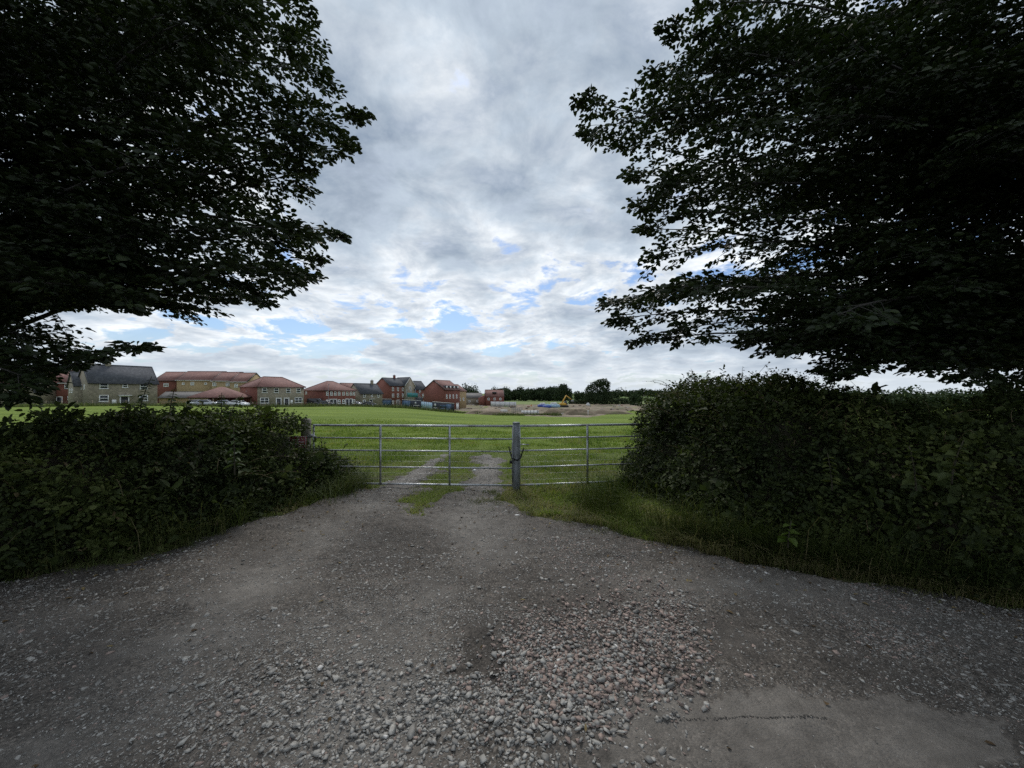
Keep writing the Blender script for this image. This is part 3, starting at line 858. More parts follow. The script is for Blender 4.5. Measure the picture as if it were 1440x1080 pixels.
        dd = r.normal(0, 1, (m, 3)); dd[:, 2] = dd[:, 2] * .4 - .1
        uu = np.array([0, 0, 1.]) + r.normal(0, .35, (m, 3)); l = leaf * r.uniform(.6, 1.15, m)
        a.leaves(q - off, dd, uu, l, l * r.uniform(.5, .7, m), np.clip(r.normal(.45, .16, m), 0, .95))
    a.build('foliage', M['hedge'], root)
    return surf_pt


left_pt = hedge('hedge', 'low dense bramble hedge running out from the wooden gate post', [(-2.85, 7.1), (-2.95, 6.5), (-3.08, 6.0), (-3.24, 5.0), (-3.5, 4.0), (-4.25, 3.2), (-6.1, 2.3), (-9.2, 1.5)],
      [.24, .50, 1.12, 1.24, 1.18, 1.12, 1.12, 1.12], [.8, 1.1, 1.5, 1.8, 1.9, 1.9, 1.9, 1.9], 120000, .043, 4,
      prune=lambda P: (lambda px, py: (px > np.where((py > 610) & (py < 633), 407, 427)) & (px < 443) & (py > 586) & (py < 642) & (P[:, 1] < 6.6))(720 + F * P[:, 0] / P[:, 1], HZ - F * (P[:, 2] - CH) / P[:, 1]))
right_pt = hedge('hedge', 'tall overgrown hedge topped with thin shoots at the shorter gate', [(9.2, 1.4), (5.7, 2.35), (3.75, 3.1), (2.95, 3.75), (2.45, 4.5), (2.25, 5.4), (2.15, 6.2), (2.1, 7.0)],
      [1.42, 1.42, 1.42, 1.44, 1.50, 1.68, 1.74, 1.62], [1.9, 1.9, 1.9, 1.9, 2.0, 2.2, 2.2, 1.8], 165000, .034, 9,
      crest=[(q, .36 + .3 * ((q * 7.3) % 1)) for q in np.linspace(7.6, 10.4, 34)] + [(q, .4 + .25 * ((q * 5.1) % 1)) for q in np.linspace(4.5, 7.6, 16)])


def weed(name, label, pos, h, pairs, leaf, mat, lean=(0, 0), seed=0, width=.5, group=None):
    r = np.random.default_rng(seed)
    root = thing(name, label, 'plant', pos, group=group)
    t = np.linspace(0, 1, 7)[:, None]
    C = np.array([0, 0, 1.]) * h * t + np.array([lean[0], lean[1], 0]) * h * t ** 1.7
    w = Acc(); w.tube(C, np.linspace(.007, .003, 7), 5); w.build('stem', M['twig'], root, smooth=True)
    a = Acc()
    for k in range(pairs):
        q = .22 + .76 * k / pairs; p = np.array([np.interp(q, t[:, 0], C[:, i]) for i in range(3)])
        az = k * 1.57 + r.normal(0, .25)
        for s in (0, math.pi):
            d = np.array([[math.cos(az + s), math.sin(az + s), r.normal(.05, .2)]]); l = leaf * (1.25 - .75 * q) * r.uniform(.8, 1.2)
            a.leaves(p[None], d, np.array([[0, 0, 1.]]) + r.normal(0, .2, (1, 3)), l, l * width, np.array([r.random()]), droop=.3)
    a.build('foliage', mat, root)
    return root


for k, (px, py, D, h, lean, lab) in enumerate([
        (196, 588, 4.6, .50, (.3, 0), 'tall leafy nettle sticking up above the hedge below the slate roofed stone house'),
        (238, 590, 4.7, .40, (.1, .1), 'dark nettle shoot above the hedge in front of the low grey garages'),
        (311, 592, 4.9, .36, (.02, 0), 'upright nettle shoot above the hedge in front of the carport'),
        (322, 594, 4.9, .36, (.5, 0), 'leaning nettle shoot above the hedge in front of the carport'),
        (330, 668, 3.62, .46, (.05, -.1), 'broad nettle growing out of the dark face of the bramble hedge')]):
    weed('nettle', lab, at(px, py, D), h, 11, .085, M['nettle'], lean, 40 + k, .5, 'nettles in the bramble hedge')
for k, (px, py, D, h, lean, lab) in enumerate([
        (1170, 690, 3.45, .34, (-.2, -.1), 'dock plant with rounded pale leaves low in the dark hedge'),
        (1288, 690, 3.05, .36, (-.25, -.1), 'taller dock plant with a bent stem in the dark hedge'),
        (1338, 680, 2.95, .34, (.1, -.15), 'dock plant nearest the lane under the beech')]):
    weed('dock_plant', lab, at(px, py, D), h, 7, .085, M['dock'], lean, 60 + k, .8, 'dock plants in the tall hedge')
weed('sycamore_sapling', 'small bright green sapling in the long grass at the foot of the hedge', at(1108, 770, 3.35), .24, 5, .10, M['lime'], (.05, -.1), 77, .8)

# thin leafy shoots on top of the right hedge
r = np.random.default_rng(15)

# ------------------------------------------------------------------ gates
def bar(p, q, rad, name, root, mat, n=10, off=None):
    a = Acc(); p = np.asarray(p, float); q = np.asarray(q, float)
    a.tube(np.array([p, q]) - off, rad, n)
    return a.build(name, mat, root, smooth=True)


def gate(name, label, A, B, zs, verts, radii, hinge_end, mesh_top):
    """A, B: ground points at both ends; zs: bar heights; verts: fractions of the intermediate uprights"""
    A = np.array([A[0], A[1], 0.]); B = np.array([B[0], B[1], 0.]); off = (A + B) / 2
    root = thing(name, label, 'gate', off)
    up = np.array([0, 0, 1.]); u = nrm(B - A)
    nrmv = np.array([u[1], -u[0], 0])
    for k, z in enumerate(zs):
        nm = 'top_rail' if k == 0 else 'rail'
        bar(A + up * z, B + up * z, radii[k], nm, root, M['steel'], 12, off)
    for e in (A, B):
        bar(e + up * (zs[-1] - .02), e + up * (zs[0] + .01), .016, 'stile', root, M['steel'], 12, off)
    for fq in verts:
        c = A + (B - A) * fq + nrmv * .03
        a = Acc(); R = np.array([[u[0], nrmv[0], 0], [u[1], nrmv[1], 0], [0, 0, 1]])
        a.box(c + up * (zs[0] + zs[-1]) / 2 - off, (.034, .009, zs[0] - zs[-1] + .03), R)
        a.build('upright', M['steel'], root)
    a = Acc(); W = np.linalg.norm(B - A)
    for x in np.arange(.15, W - .05, .15):
        a.tube(np.array([A + u * x - nrmv * .022 + up * zs[-1], A + u * x - nrmv * .022 + up * mesh_top]) - off, .0011, 3)
    for z in np.arange(zs[-1] + .08, mesh_top + .01, .1):
        a.tube(np.array([A - nrmv * .022 + up * z, B - nrmv * .022 + up * z]) - off, .0011, 3)
    a.build('wire_mesh', M['steel'], root)
    return root, A, B, u, nrmv, off


DP = 6.25
gA = at(441, 0, 6.55); gB = at(721.5, 0, 6.36)
g1, A1, B1, u1, n1, o1 = gate('field_gate', 'long galvanised five bar gate hung from the wooden post across the track', gA, gB, [1.055, .842, .632, .355, .072], [.345, .69], [.019, .0125, .0125, .0125, .017], 0, .62)
for z in (.30, .86):
    a = Acc(); a.tube(np.array([A1 + [-.12, .02, z], A1 + [.04, 0, z]]) - o1, .014, 8)
    a.build('hinge', M['greymetal'], g1)
g2, A2, B2, u2, n2, o2 = gate('field_gate', 'shorter galvanised gate running from the steel post into the tall hedge', at(730.5, 0, 6.36), at(930, 0, 6.76), [1.058, .852, .648, .375, .078], [.46], [.019, .0125, .0125, .0125, .017], 1, .62)
a = Acc(); a.tube(np.array([A2 + [.0, -.03, .755], A2 + [.16, -.03, .755]]) - o2, .008, 8); a.build('latch', M['steel'], g2)

# steel clapping post between the gates
P0 = at(726.0, HZ, DP); P0[2] = 0
gp = thing('gate_post', 'thick round galvanised steel post where the two gates meet', 'gate post', P0)
a = Acc(); a.tube(np.array([[0, 0, -.15], [0, 0, .4], [0, 0, .8], [0, 0, 1.11]]), .058, 28); a.build('shaft', M['post_steel'], gp, smooth=False)
a = Acc(); a.hull(np.array([[[math.cos(t) * rr, math.sin(t) * rr, z] for t in np.arange(28) / 28 * TAU] for rr, z in ((.061, 1.105), (.061, 1.122), (.055, 1.130), (.02, 1.133))])); a.build('cap', M['post_steel'], gp)
a = Acc(); a.tube(np.array([[-.062, -.05, .16], [-.062, -.05, .80]]), .010, 8); a.build('slide_bolt', M['greymetal'], gp)

ch = thing('chain', 'dark chain looped round the steel post holding both gates shut', 'chain', P0)
a = Acc()
ang = np.linspace(-2.75, -.39, 22); pts = []
for k in range(-6, 29):
    if k < 0: p = np.array([-.085 - .012 * abs(k) * .5, -.03 + .0 * k, .60 + .022 * abs(k)])
    elif k > 22: p = np.array([.085 + .006 * (k - 22), -.03, .60 + .02 * (k - 22)])
    else:
        t = math.pi + k / 22 * math.pi; p = np.array([math.cos(t) * .083, math.sin(t) * .083, .60 - .075 * math.sin(k / 22 * math.pi)])
    pts.append(p)
pts = np.array(pts)
for i in range(len(pts) - 1):
    c = (pts[i] + pts[i + 1]) / 2; d = nrm(pts[i + 1] - pts[i]); s_ = nrm(np.cross(d, [0, 0, 1.] if i % 2 else [0.3, 1., 0.2])); hl = np.linalg.norm(pts[i + 1] - pts[i]) * .72
    t = np.arange(9) / 8 * TAU
    a.tube(c + d * np.cos(t)[:, None] * hl + s_ * np.sin(t)[:, None] * .010, .0052, 5, cap=False)
a.build('links', M['rubber'], ch)
a = Acc(); a.box((-.085, -.075, .495), (.045, .022, .05)); t = np.linspace(0, math.pi, 9)
a.tube(np.stack([-.085 + .015 * np.cos(t), np.full(9, -.075), .52 + .035 * np.sin(t)], 1), .0045, 6); a.build('padlock', M['rubber'], ch)

# wooden hanging post and the small red sign on it
W0 = at(430.5, HZ, 6.66); W0[2] = 0
wp = thing('wooden_gate_post', 'square weathered timber post half buried in the bramble hedge', 'gate post', W0)
a = Acc(); h = .06
a.hull([[(-h, -h, -.2), (h, -h, -.2), (h, h, -.2), (-h, h, -.2)], [(-h, -h, 1.13), (h, -h, 1.13), (h, h, 1.13), (-h, h, 1.13)], [(-h + .012, -h + .012, 1.15), (h - .012, -h + .012, 1.15), (h - .012, h - .012, 1.16), (-h + .012, h - .012, 1.16)]]); a.build('shaft', M['oak'], wp)
for z in (.30, .86):
    a = Acc(); a.box((.075, 0, z), (.05, .05, .06)); a.build('hinge_bracket', M['greymetal'], wp)
S0 = at(418.5, 622, 6.15)
sg = thing('sign', 'small red sign with white border fixed beside the wooden gate post', 'sign', S0)
a = Acc(); a.box((0, 0, 0), (.285, .006, .20)); a.build('plate', M['signred'], sg)
a = Acc()
for (x, z, sx, sz) in [(0, .092, .270, .008), (0, -.092, .270, .008), (-.131, 0, .008, .176), (.131, 0, .008, .176)]: a.box((x, -.0045, z), (sx, .003, sz))
a.build('border', M['signwhite'], sg)
a = Acc()
for (x, z, sx, sz) in [(-.03, .045, .12, .014), (.03, .005, .15, .012), (-.045, -.03, .09, .012), (.055, -.035, .07, .012), (0, -.062, .16, .010)]: a.box((x, -.0045, z), (sx, .003, sz))
a.build('text_lines', M['signwhite'], sg)

# litter on the verge
p = at(728, 728, 4.93); p[2] = float(gz(p[0], p[1])) + .03
a = Acc(); r = np.random.default_rng(3); V = IV * np.array([.045, .025, .016]) * (1 + r.uniform(-.35, .35, (12, 1))); a.add(V, IF); a.build('litter', M['paper'], loc=p, label='scrap of crumpled white paper lying on the grass edge before the steel post', cat='litter')
p = at(667, 663, 7.85); p[2] = float(gz(p[0], p[1])) + .03
a = Acc(); V = IV * np.array([.04, .03, .022]) * (1 + r.uniform(-.35, .35, (12, 1))); a.add(V, IF); a.build('white_stone', M['paper'], loc=p, label='white stone on the wheel rut behind the longer gate', cat='stone')


# ------------------------------------------------------------------ houses
def prism(acc, poly, y0, y1):
    n = len(poly); R = [[(x, y, z) for x, z in poly] for y in (y0, y1)]
    acc.hull(R)


def roofslab(acc, quad, th):
    q = np.asarray(quad, float); nn = nrm(np.cross(q[1] - q[0], q[2] - q[0])); nn = nn if nn[2] > 0 else -nn
    acc.hull([q - nn * th, q])


def window(root, face, w, d, uf, zc, ww, wh, style=1, proud=0.):
    fr = Acc(); pn = Acc(); b = .13 if root.location.y < 100 else .19
    if face in 'fb':
        x0 = uf * w; y0 = -.03 - proud if face == 'f' else d + .03
        def bx(acc, cx, cz, sx, sz, dy, sy=.08): acc.box((x0 + cx, y0 + dy, zc + cz), (sx, sy, sz))
    else:
        y_ = uf * d; x_ = -.03 if face == 'l' else w + .03
        def bx(acc, cx, cz, sx, sz, dy, sy=.08): acc.box((x_ + (dy if face == 'l' else -dy), y_ + cx, zc + cz), (sy, sx, sz))
    bx(fr, 0, wh / 2 - b / 2, ww, b, 0); bx(fr, 0, -wh / 2 + b / 2, ww + .12, b * 1.2, -.02, .12)
    bx(fr, -ww / 2 + b / 2, 0, b, wh - 2 * b, 0); bx(fr, ww / 2 - b / 2, 0, b, wh - 2 * b, 0)
    if style & 1: bx(fr, 0, 0, ww - 2 * b, b * .8, .005, .07)
    if style & 2: bx(fr, 0, 0, b * .8, wh - 2 * b, .007, .066)
    bx(pn, 0, 0, ww - b, wh - b, .025, .03)
    f = fr.build('window', M['upvc'], root); pn.build('pane', M['glass'], f)


def door(root, face, w, d, uf, dw, dh, colr='black', surround=True, canopy=False):
    f = Acc(); x0 = uf * w if face == 'f' else -.0
    a = Acc(); a.box((x0, -.03, dh / 2 + .05), (dw, .07, dh)); dr = a.build('door', M[colr], root)
    h = Acc(); h.box((x0 + dw * .36, -.085, dh * .5), (.05, .05, .12)); h.build('handle', M['greymetal'], dr)
    if surround:
        for s in (-1, 1): f.box((x0 + s * (dw / 2 + .10), -.04, dh / 2 + .05), (.16, .12, dh + .1))
        f.box((x0, -.04, dh + .2), (dw + .5, .14, .2))
        if canopy: f.box((x0, -.40, dh + .36), (dw + .9, .85, .12))
        f.build('door_surround', M['upvc'], root)


def house(name, label, px, D, t, w, d, eaves_py, rise, roof, wall, roofm, wins=(), doors=(), chims=(), group='houses on the new estate', side=None, deep=.4, fascia=True, hipin=None):
    X = (px - 720) / F * D; z0 = float(gz(X, D)) - deep
    ez = CH + (HZ - eaves_py) / F * D
    eh = ez - z0
    rz = math.radians(t)
    root = thing(name, label, 'house', (X, D, z0), rz, group)
    oh = .35; th = .16; a = Acc()
    if roof == 'gable':
        prism_pts = [(0, 0), (d, 0), (d, eh), (d / 2, eh + rise), (0, eh)]
        R = [[(x, y, z) for y, z in prism_pts] for x in (0, w)]; a.hull(R)
    elif roof == 'gabley':
        R = [[(x, y, z) for x, z in [(0, 0), (w, 0), (w, eh), (w / 2, eh + rise), (0, eh)]] for y in (0, d)]; a.hull(R)
    else:
        a.hull([[(0, 0, 0), (w, 0, 0), (w, d, 0), (0, d, 0)], [(0, 0, eh), (w, 0, eh), (w, d, eh), (0, d, eh)]])
    a.build('wall', M[wall], root)
    rf = Acc(); up = .10
    if roof == 'gable':
        s = rise / (d / 2); e = eh - oh * s + up; sx = .12
        roofslab(rf, [(-sx, -oh, e), (w + sx, -oh, e), (w + sx, d / 2, eh + rise + up), (-sx, d / 2, eh + rise + up)], th)
        roofslab(rf, [(-sx, d + oh, e), (w + sx, d + oh, e), (w + sx, d / 2 + .003, eh + rise + up), (-sx, d / 2 + .003, eh + rise + up)], th)
        rf.tube(np.array([(-sx, d / 2, eh + rise + up), (w + sx, d / 2, eh + rise + up)]), .10, 6)
        for xe in (-sx - .04, w + sx + .04):
            q_ = [(xe, -oh, e), (xe, d / 2, eh + rise + up), (xe, d + oh, e)]
            vt = Acc(); vt.hull([[(x_ - .06, y_, z_ + .05), (x_ + .06, y_, z_ + .05), (x_ + .06, y_, z_ - .24), (x_ - .06, y_, z_ - .24)] for x_, y_, z_ in q_])
            vt.build('verge_trim', M['black'] if roofm == 'tile' else M[roofm], root)
    elif roof == 'gabley':
        s = rise / (w / 2); e = eh - oh * s + up; sy = .15
        roofslab(rf, [(-oh, -sy, e), (-oh, d, e), (w / 2, d, eh + rise + up), (w / 2, -sy, eh + rise + up)], th)
        roofslab(rf, [(w + oh, -sy, e), (w + oh, d, e), (w / 2 + .003, d, eh + rise + up), (w / 2 + .003, -sy, eh + rise + up)], th)
    else:
        k = hipin if hipin else d / 2
        A, B, C, Dd = (-oh, -oh, eh), (w + oh, -oh, eh), (w + oh, d + oh, eh), (-oh, d + oh, eh)
        P, Q = (k, d / 2, eh + rise), (w - k, d / 2, eh + rise)
        V = np.array([A, B, C, Dd, P, Q] + [(x, y, z - .16) for x, y, z in (A, B, C, Dd)])
        rf.add(V, [np.array([[0, 1, 5, 4], [2, 3, 4, 5], [6, 7, 1, 0], [7, 8, 2, 1], [8, 9, 3, 2], [9, 6, 0, 3], [9, 8, 7, 6]]), np.array([[1, 2, 5], [3, 0, 4]])])
        rf.tube(np.array([P, Q]) + [0, 0, .02], .10, 6)
        for e_, f_ in ((A, P), (B, Q), (C, Q), (Dd, P)): rf.tube(np.array([e_, f_]) + [0, 0, .02], .09, 5)
    rf = rf.build('roof', M[roofm], root)
    for cu, cv in chims:
        c = Acc(); zt = eh + rise
        c.box((cu * w, d * cv, zt + .25), (.85, .6, 1.7)); c.box((cu * w, d * cv, zt + 1.14), (1.0, .75, .12))
        for k in (-.2, .2): c.tube(np.array([(cu * w + k, d * cv, zt + 1.2), (cu * w + k, d * cv, zt + 1.5)]), .11, 8)
        c.build('chimney', M[wall], rf)
    if fascia and roof != 'gabley':
        g = Acc(); ez_ = eh - (oh * rise / (d / 2) if roof == 'gable' else .1)
        g.box((w / 2, -oh - .05, ez_ - .02), (w + .5, .1, .13)); g.build('gutter', M['upvc' if fascia == 'w' else 'black'], root)
    if fascia and roof == 'gabley':
        g = Acc(); s = rise / (w / 2)
        for sg_ in (-1, 1):
            p = np.array([(w / 2, -.17, eh + rise + .0), (w / 2 + sg_ * (w / 2 + oh), -.17, eh - oh * s)])
            dv = nrm(p[1] - p[0]); g.hull([[p[0] + [0, -.04, .02], p[0] + [0, .04, .02], p[0] + [0, .04, -.28], p[0] + [0, -.04, -.28]], [p[1] + [0, -.04, .02], p[1] + [0, .04, .02], p[1] + [0, .04, -.28], p[1] + [0, -.04, -.28]]])
        g.build('bargeboard', M['upvc'], root)
    for wv in wins: window(root, wv[0], w, d, wv[1], wv[2] * eh, *wv[3:])
    for dv in doors: door(root, *([dv[0], w, d] + list(dv[1:])))
    root['eh'] = eh
    return root, eh


def extra(root, name, parts, mat):
    a = Acc()
    for c, s in parts: a.box(c, s)
    return a.build(name, M[mat], root)


# H0 terrace behind the stone house, mostly behind beech leaves
house('terraced_house', 'red roofed brick terrace partly hidden by beech leaves beyond the slate roofed stone house', 18, 96, 14, 16, 8, 537, 3.2, 'gable', 'red', 'tile',
      [('f', .12, .80, 1.1, 1.1), ('f', .40, .80, 1.1, 1.1), ('f', .68, .80, 1.1, 1.1), ('f', .14, .32, 1.1, 1.1), ('f', .45, .32, 1.1, 1.1), ('f', .72, .32, 1.1, 1.1)], [('f', .30, .95, 2.0, 'upvc', False), ('f', .58, .95, 2.0, 'black', True)], fascia='w')
house('house', 'dull grey rendered house at the far end of the terrace under the beech', -35, 88, 14, 9, 8, 540, 2.8, 'gable', 'stone', 'tile', [('f', .25, .8, 1.1, 1.1), ('f', .75, .8, 1.1, 1.1), ('f', .75, .3, 1.2, 1.1)])
# H1 stone house
h1, e1 = house('stone_house', 'stone house with long slate roof and two chimneys', 125, 75, 60, 10.3, 7.2, 536.6, 3.5, 'gable', 'stone', 'slate',
      [('f', .20, .84, 1.25, 1.25, 1), ('f', .50, .86, .85, .95, 1), ('f', .78, .84, 1.25, 1.25, 1), ('f', .20, .36, 1.35, 1.35, 1), ('f', .78, .36, 1.35, 1.35, 1), ('l', .38, .80, .5, 1.0, 0), ('l', .66, .80, .5, 1.0, 0)],
      [('f', .49, 1.05, 2.1, 'black', True, True)], [(.10, .5), (.34, .5)])
extra(h1, 'meter_box', [((.34 * 10.3, -.08, 1.2), (.6, .18, .75))], 'upvc')
# lower gabled wing against its near gable
wg, _ = house('side_wing', 'gabled stone wing with slate roof on the near end of the stone house', 105, 76.5, 60, 2.2, 4.6, 541, 2.6, 'gable', 'stone', 'slate', [('l', .35, .75, .5, 1.0, 0), ('l', .65, .75, .5, 1.0, 0)], fascia=False)
# H2 tan terrace with stepped red roofs
for (px, w, lab, wm, dx, ep, wins) in [
        (217, 6.4, 'brick end house with low red roof at the start of the stepped tan terrace', 'red', 1.2, 534.5, [('f', .55, .80, 1.5, 1.1, 3)]),
        (248.5, 11.6, 'widest house of the tan brick terrace with stepped red roofs', 'tan', 0, 533.8, [('f', .17, .84, .7, .7, 0), ('f', .40, .84, 1.1, 1.0, 3), ('f', .74, .84, .7, .7, 0)]),
        (298, 6.2, 'middle house of the tan brick terrace between two stepped roof edges', 'tan', -1.2, 535.0, [('f', .12, .84, 1.1, 1.1, 3), ('f', .75, .84, 1.1, 1.1, 3)]),
        (324, 4.8, 'end house of the tan brick terrace with its gable showing', 'tan', -2.2, 536.2, [('f', .35, .82, 1.0, 1.1, 3)])]:
    rt, eh = house('terraced_house', lab, px, 118 + dx, 3, w, 9, ep, 2.7, 'gable', wm, 'tile', wins, group='tan terrace with stepped red roofs', fascia='w' if wm == 'tan' else True)
# garages and carport
house('garage_block', 'long low garage block with grey tiled roof in front of the tan terrace', 224, 92, 12, 13.0, 5.4, 559.0, 1.3, 'gable', 'tan', 'greytile', [], [], group=None, fascia=False)
cp = thing('carport', 'open carport with pyramid red tiled roof above parked cars', 'carport', (0, 0, 0))
cx, cd = (312 - 720) / F * 90, 90.0; cz = float(gz(cx, cd)) - .2
cp.location = (cx, cd, cz); cp.rotation_euler = (0, 0, math.radians(12))
ez = CH + (HZ - 558) / F * 90 - cz
a = Acc(); hw = 5.0; hd = 4.0
V = np.array([(-hw, -hd, ez), (hw, -hd, ez), (hw, hd, ez), (-hw, hd, ez), (-.5, 0, ez + 2.3), (.5, 0, ez + 2.3), (-hw, -hd, ez - .2), (hw, -hd, ez - .2), (hw, hd, ez - .2), (-hw, hd, ez - .2)])
a.add(V, [np.array([[0, 1, 5, 4], [2, 3, 4, 5], [6, 7, 1, 0], [7, 8, 2, 1], [8, 9, 3, 2], [9, 6, 0, 3], [9, 8, 7, 6]]), np.array([[1, 2, 5], [3, 0, 4]])]); a.build('roof', M['tile'], cp)
for x, y in ((-4.6, -3.6), (0, -3.6), (4.6, -3.6), (-4.6, 3.6), (4.6, 3.6)):
    a = Acc(); a.box((x, y, (ez - .2) / 2), (.22, .22, ez - .2)); a.build('post', M['fence'], cp)
a = Acc(); a.box((0, 3.85, (ez - .2) / 2), (9.2, .15, ez - .2)); a.build('back_wall', M['red'], cp)
# H3 hipped pair
h3, e3 = house('semi_detached_house', 'hipped red roofed stone pair with two dark front doors side by side', 362, 93, 58, 11.4, 8.7, 543.5, 2.6, 'hip', 'stone', 'tile',
      [('f', .14, .82, 1.15, 1.3, 1), ('f', .38, .82, 1.15, 1.3, 1), ('f', .64, .82, 1.15, 1.3, 1), ('f', .87, .82, 1.15, 1.3, 1), ('f', .14, .34, 2.0, 1.4, 3), ('f', .87, .34, 2.0, 1.4, 3), ('l', .62, .86, .5, .9, 0), ('l', .80, .86, .5, .9, 0)],
      [('f', .43, .95, 2.1), ('f', .60, .95, 2.1)], hipin=3.4)
extra(h3, 'side_wall', [((-.06, 4.35, e3 / 2), (.1, 8.66, e3 - .12))], 'red')
extra(h3, 'meter_box', [((.71 * 11.4, -.08, 1.35), (.5, .18, .9))], 'upvc')
# H4
h4, e4 = house('terraced_house', 'red brick terrace with wide blank side wall and hipped red roof', 455.5, 108, 60, 10.4, 9.7, 548.6, 2.7, 'hip', 'red', 'tile',
      [('f', q, .80, .75, 1.15, 1) for q in (.10, .22, .34, .46, .60, .72, .84, .94)] + [('f', q, .30, .9, 1.3, 1) for q in (.10, .46, .60, .94)] + [('l', .85, .84, .8, .9, 1)],
      [('f', .22, .9, 2.0), ('f', .33, .9, 2.0), ('f', .72, .9, 2.0), ('f', .83, .9, 2.0)], group='houses on the new estate', hipin=4.2)
# H5
house('stone_house', 'small stone house with slate roof and one chimney beside the red terrace', 507, 125, 60, 9.0, 6.4, 552.6, 3.1, 'gable', 'stone', 'slate',
      [('f', .16, .80, 1.0, 1.3, 1), ('f', .50, .82, .7, 1.1, 0), ('f', .80, .80, 1.0, 1.3, 1), ('f', .16, .34, 1.1, 1.4, 1)], [('f', .46, 1.0, 2.1, 'black', True, True)], [(.80, .5)])
house('house', 'red brick gabled house squeezed between the slate stone house and the three storey block', 533, 166, 60, 8, 7, 550.5, 2.6, 'gabley', 'red', 'tile', [('f', .7, .75, .8, 1.2, 1)], fascia=False)
house('house', 'low red roofed house glimpsed behind the terrace and the slate stone house', 488, 150, 60, 9, 8, 548, 2.6, 'gable', 'red', 'tile', [], fascia=False)
# H7 corner block
h7, e7 = house('apartment_block', 'three storey red brick corner block with slate roof and white bargeboards', 548.3, 150, 60, 8.6, 8.5, 541.8, 3.0, 'gable', 'red', 'slate',
      [('f', q, z, .95, 1.5, 1) for q in (.18, .48, .78) for z in (.82, .52)] + [('f', .18, .2, .95, 1.4, 1), ('f', .80, .2, .95, 1.4, 1)], [('f', .48, 1.1, 2.3)], [(.72, .5)], hipin=3)
h7b, e7b = house('apartment_block', 'stone gabled bay with white bargeboards at the corner of the three storey block', 569.8, 156.0, 55, 5.0, 8, 541.2, 3.2, 'gabley', 'stone', 'slate', [('f', .5, .84, 1.0, 1.5, 1), ('f', .5, .54, 1.0, 1.5, 1), ('f', .5, .2, 1.6, 1.6, 3)])
h7c, e7c = house('apartment_block', 'red brick wing with slate roof on the far side of the stone bay', 582.4, 160, 50, 6.4, 8, 547.0, 3.4, 'gable', 'red', 'slate', [('f', .25, .62, .9, 1.5, 1), ('f', .70, .62, .9, 1.5, 1), ('f', .45, .9, .9, 1.3, 1), ('f', .3, .22, 1, 1.5, 1), ('f', .75, .22, 1, 1.5, 1)])
# H8 big gable
h8, e8 = house('town_house', 'tall red brick house with big blank gable and a row of dormers', 625, 130, 62, 8.8, 9.0, 547.2, 3.1, 'gable', 'red', 'tile',
      [('f', q, .66, .7, 1.4, 1) for q in (.14, .34, .56, .78)] + [('l', .25, .12, .7, 1.2, 1)], [('f', .16, 1.1, 2.2, 'upvc'), ('f', .5, 1.1, 2.2, 'upvc'), ('f', .84, 1.1, 2.2, 'upvc')])
for q in (.16, .40, .64, .88):
    a = Acc(); a.box((q * 8.8, .9, e8 + .75), (.9, 1.6, 1.0)); dm = a.build('dormer', M['slate'], h8)
    a = Acc(); a.box((q * 8.8, .07, e8 + .72), (.7, .05, .75)); a.build('window', M['upvc'], dm)
house('town_house', 'narrow tan brick house on the far side of the big gabled brick house', 641.5, 142, 62, 6.5, 8, 549.5, 2.4, 'gable', 'tan', 'tile', [('f', .35, .55, .8, 1.2, 1), ('f', .7, .55, .8, 1.2, 1)], fascia=False)
# H9 isolated red house on the site
h9, e9 = house('unfinished_house', 'lone pinkish red brick house standing on the building site behind pale hoarding', 683.2, 185, 8, 8.8, 7.5, 557.0, 3.0, 'gable', 'red', 'tile', [('f', .15, .72, 1.0, 1.2, 1), ('f', .48, .72, 1.0, 1.2, 1), ('f', .80, .72, 1.0, 1.2, 1)], group=None, deep=.3, fascia=False)
a = Acc(); a.box((.48 * 8.8, 1.3, e9 + 1.6), (2.0, 2.0, .9)); a.build('dormer', M['black'], h9)
a = Acc(); a.hull([[(-3.2, y, 0), (0, y, 0), (0, y, e9 + .6), (-3.2, y, e9 - .9)] for y in (.8, 6.5)]); a.build('side_wing', M['red'], h9)
# small pale houses beyond
house('house', 'small grey roofed house far beyond the big gabled brick house', 652, 190, 20, 10, 8, 559, 2.2, 'gable', 'stone', 'greytile', [('f', .3, .55, .9, 1.1), ('f', .7, .55, .9, 1.1)], group=None, fascia=False)

# ------------------------------------------------------------------ street things
def put(px, D, dz=0.): 
    X = (px - 720) / F * D; return (X, D, float(gz(X, D)) + dz)


sl = thing('street_lamp', 'thin grey street lamp in front of the red brick terrace', 'street lamp', put(461.7, 100))
a = Acc(); a.tube(np.array([(0, 0, 0), (0, 0, 1.0), (0, 0, 1.05), (0, 0, 5.6)]), [.08, .08, .05, .035], 8); a.build('pole', M['greymetal'], sl)
a = Acc(); a.hull([[(-.06, -.1, 5.58), (.35, -.12, 5.62), (.35, .12, 5.62), (-.06, .1, 5.58)], [(-.06, -.08, 5.68), (.33, -.1, 5.69), (.33, .1, 5.69), (-.06, .08, 5.68)]]); a.build('lamp_head', M['greymetal'], sl)


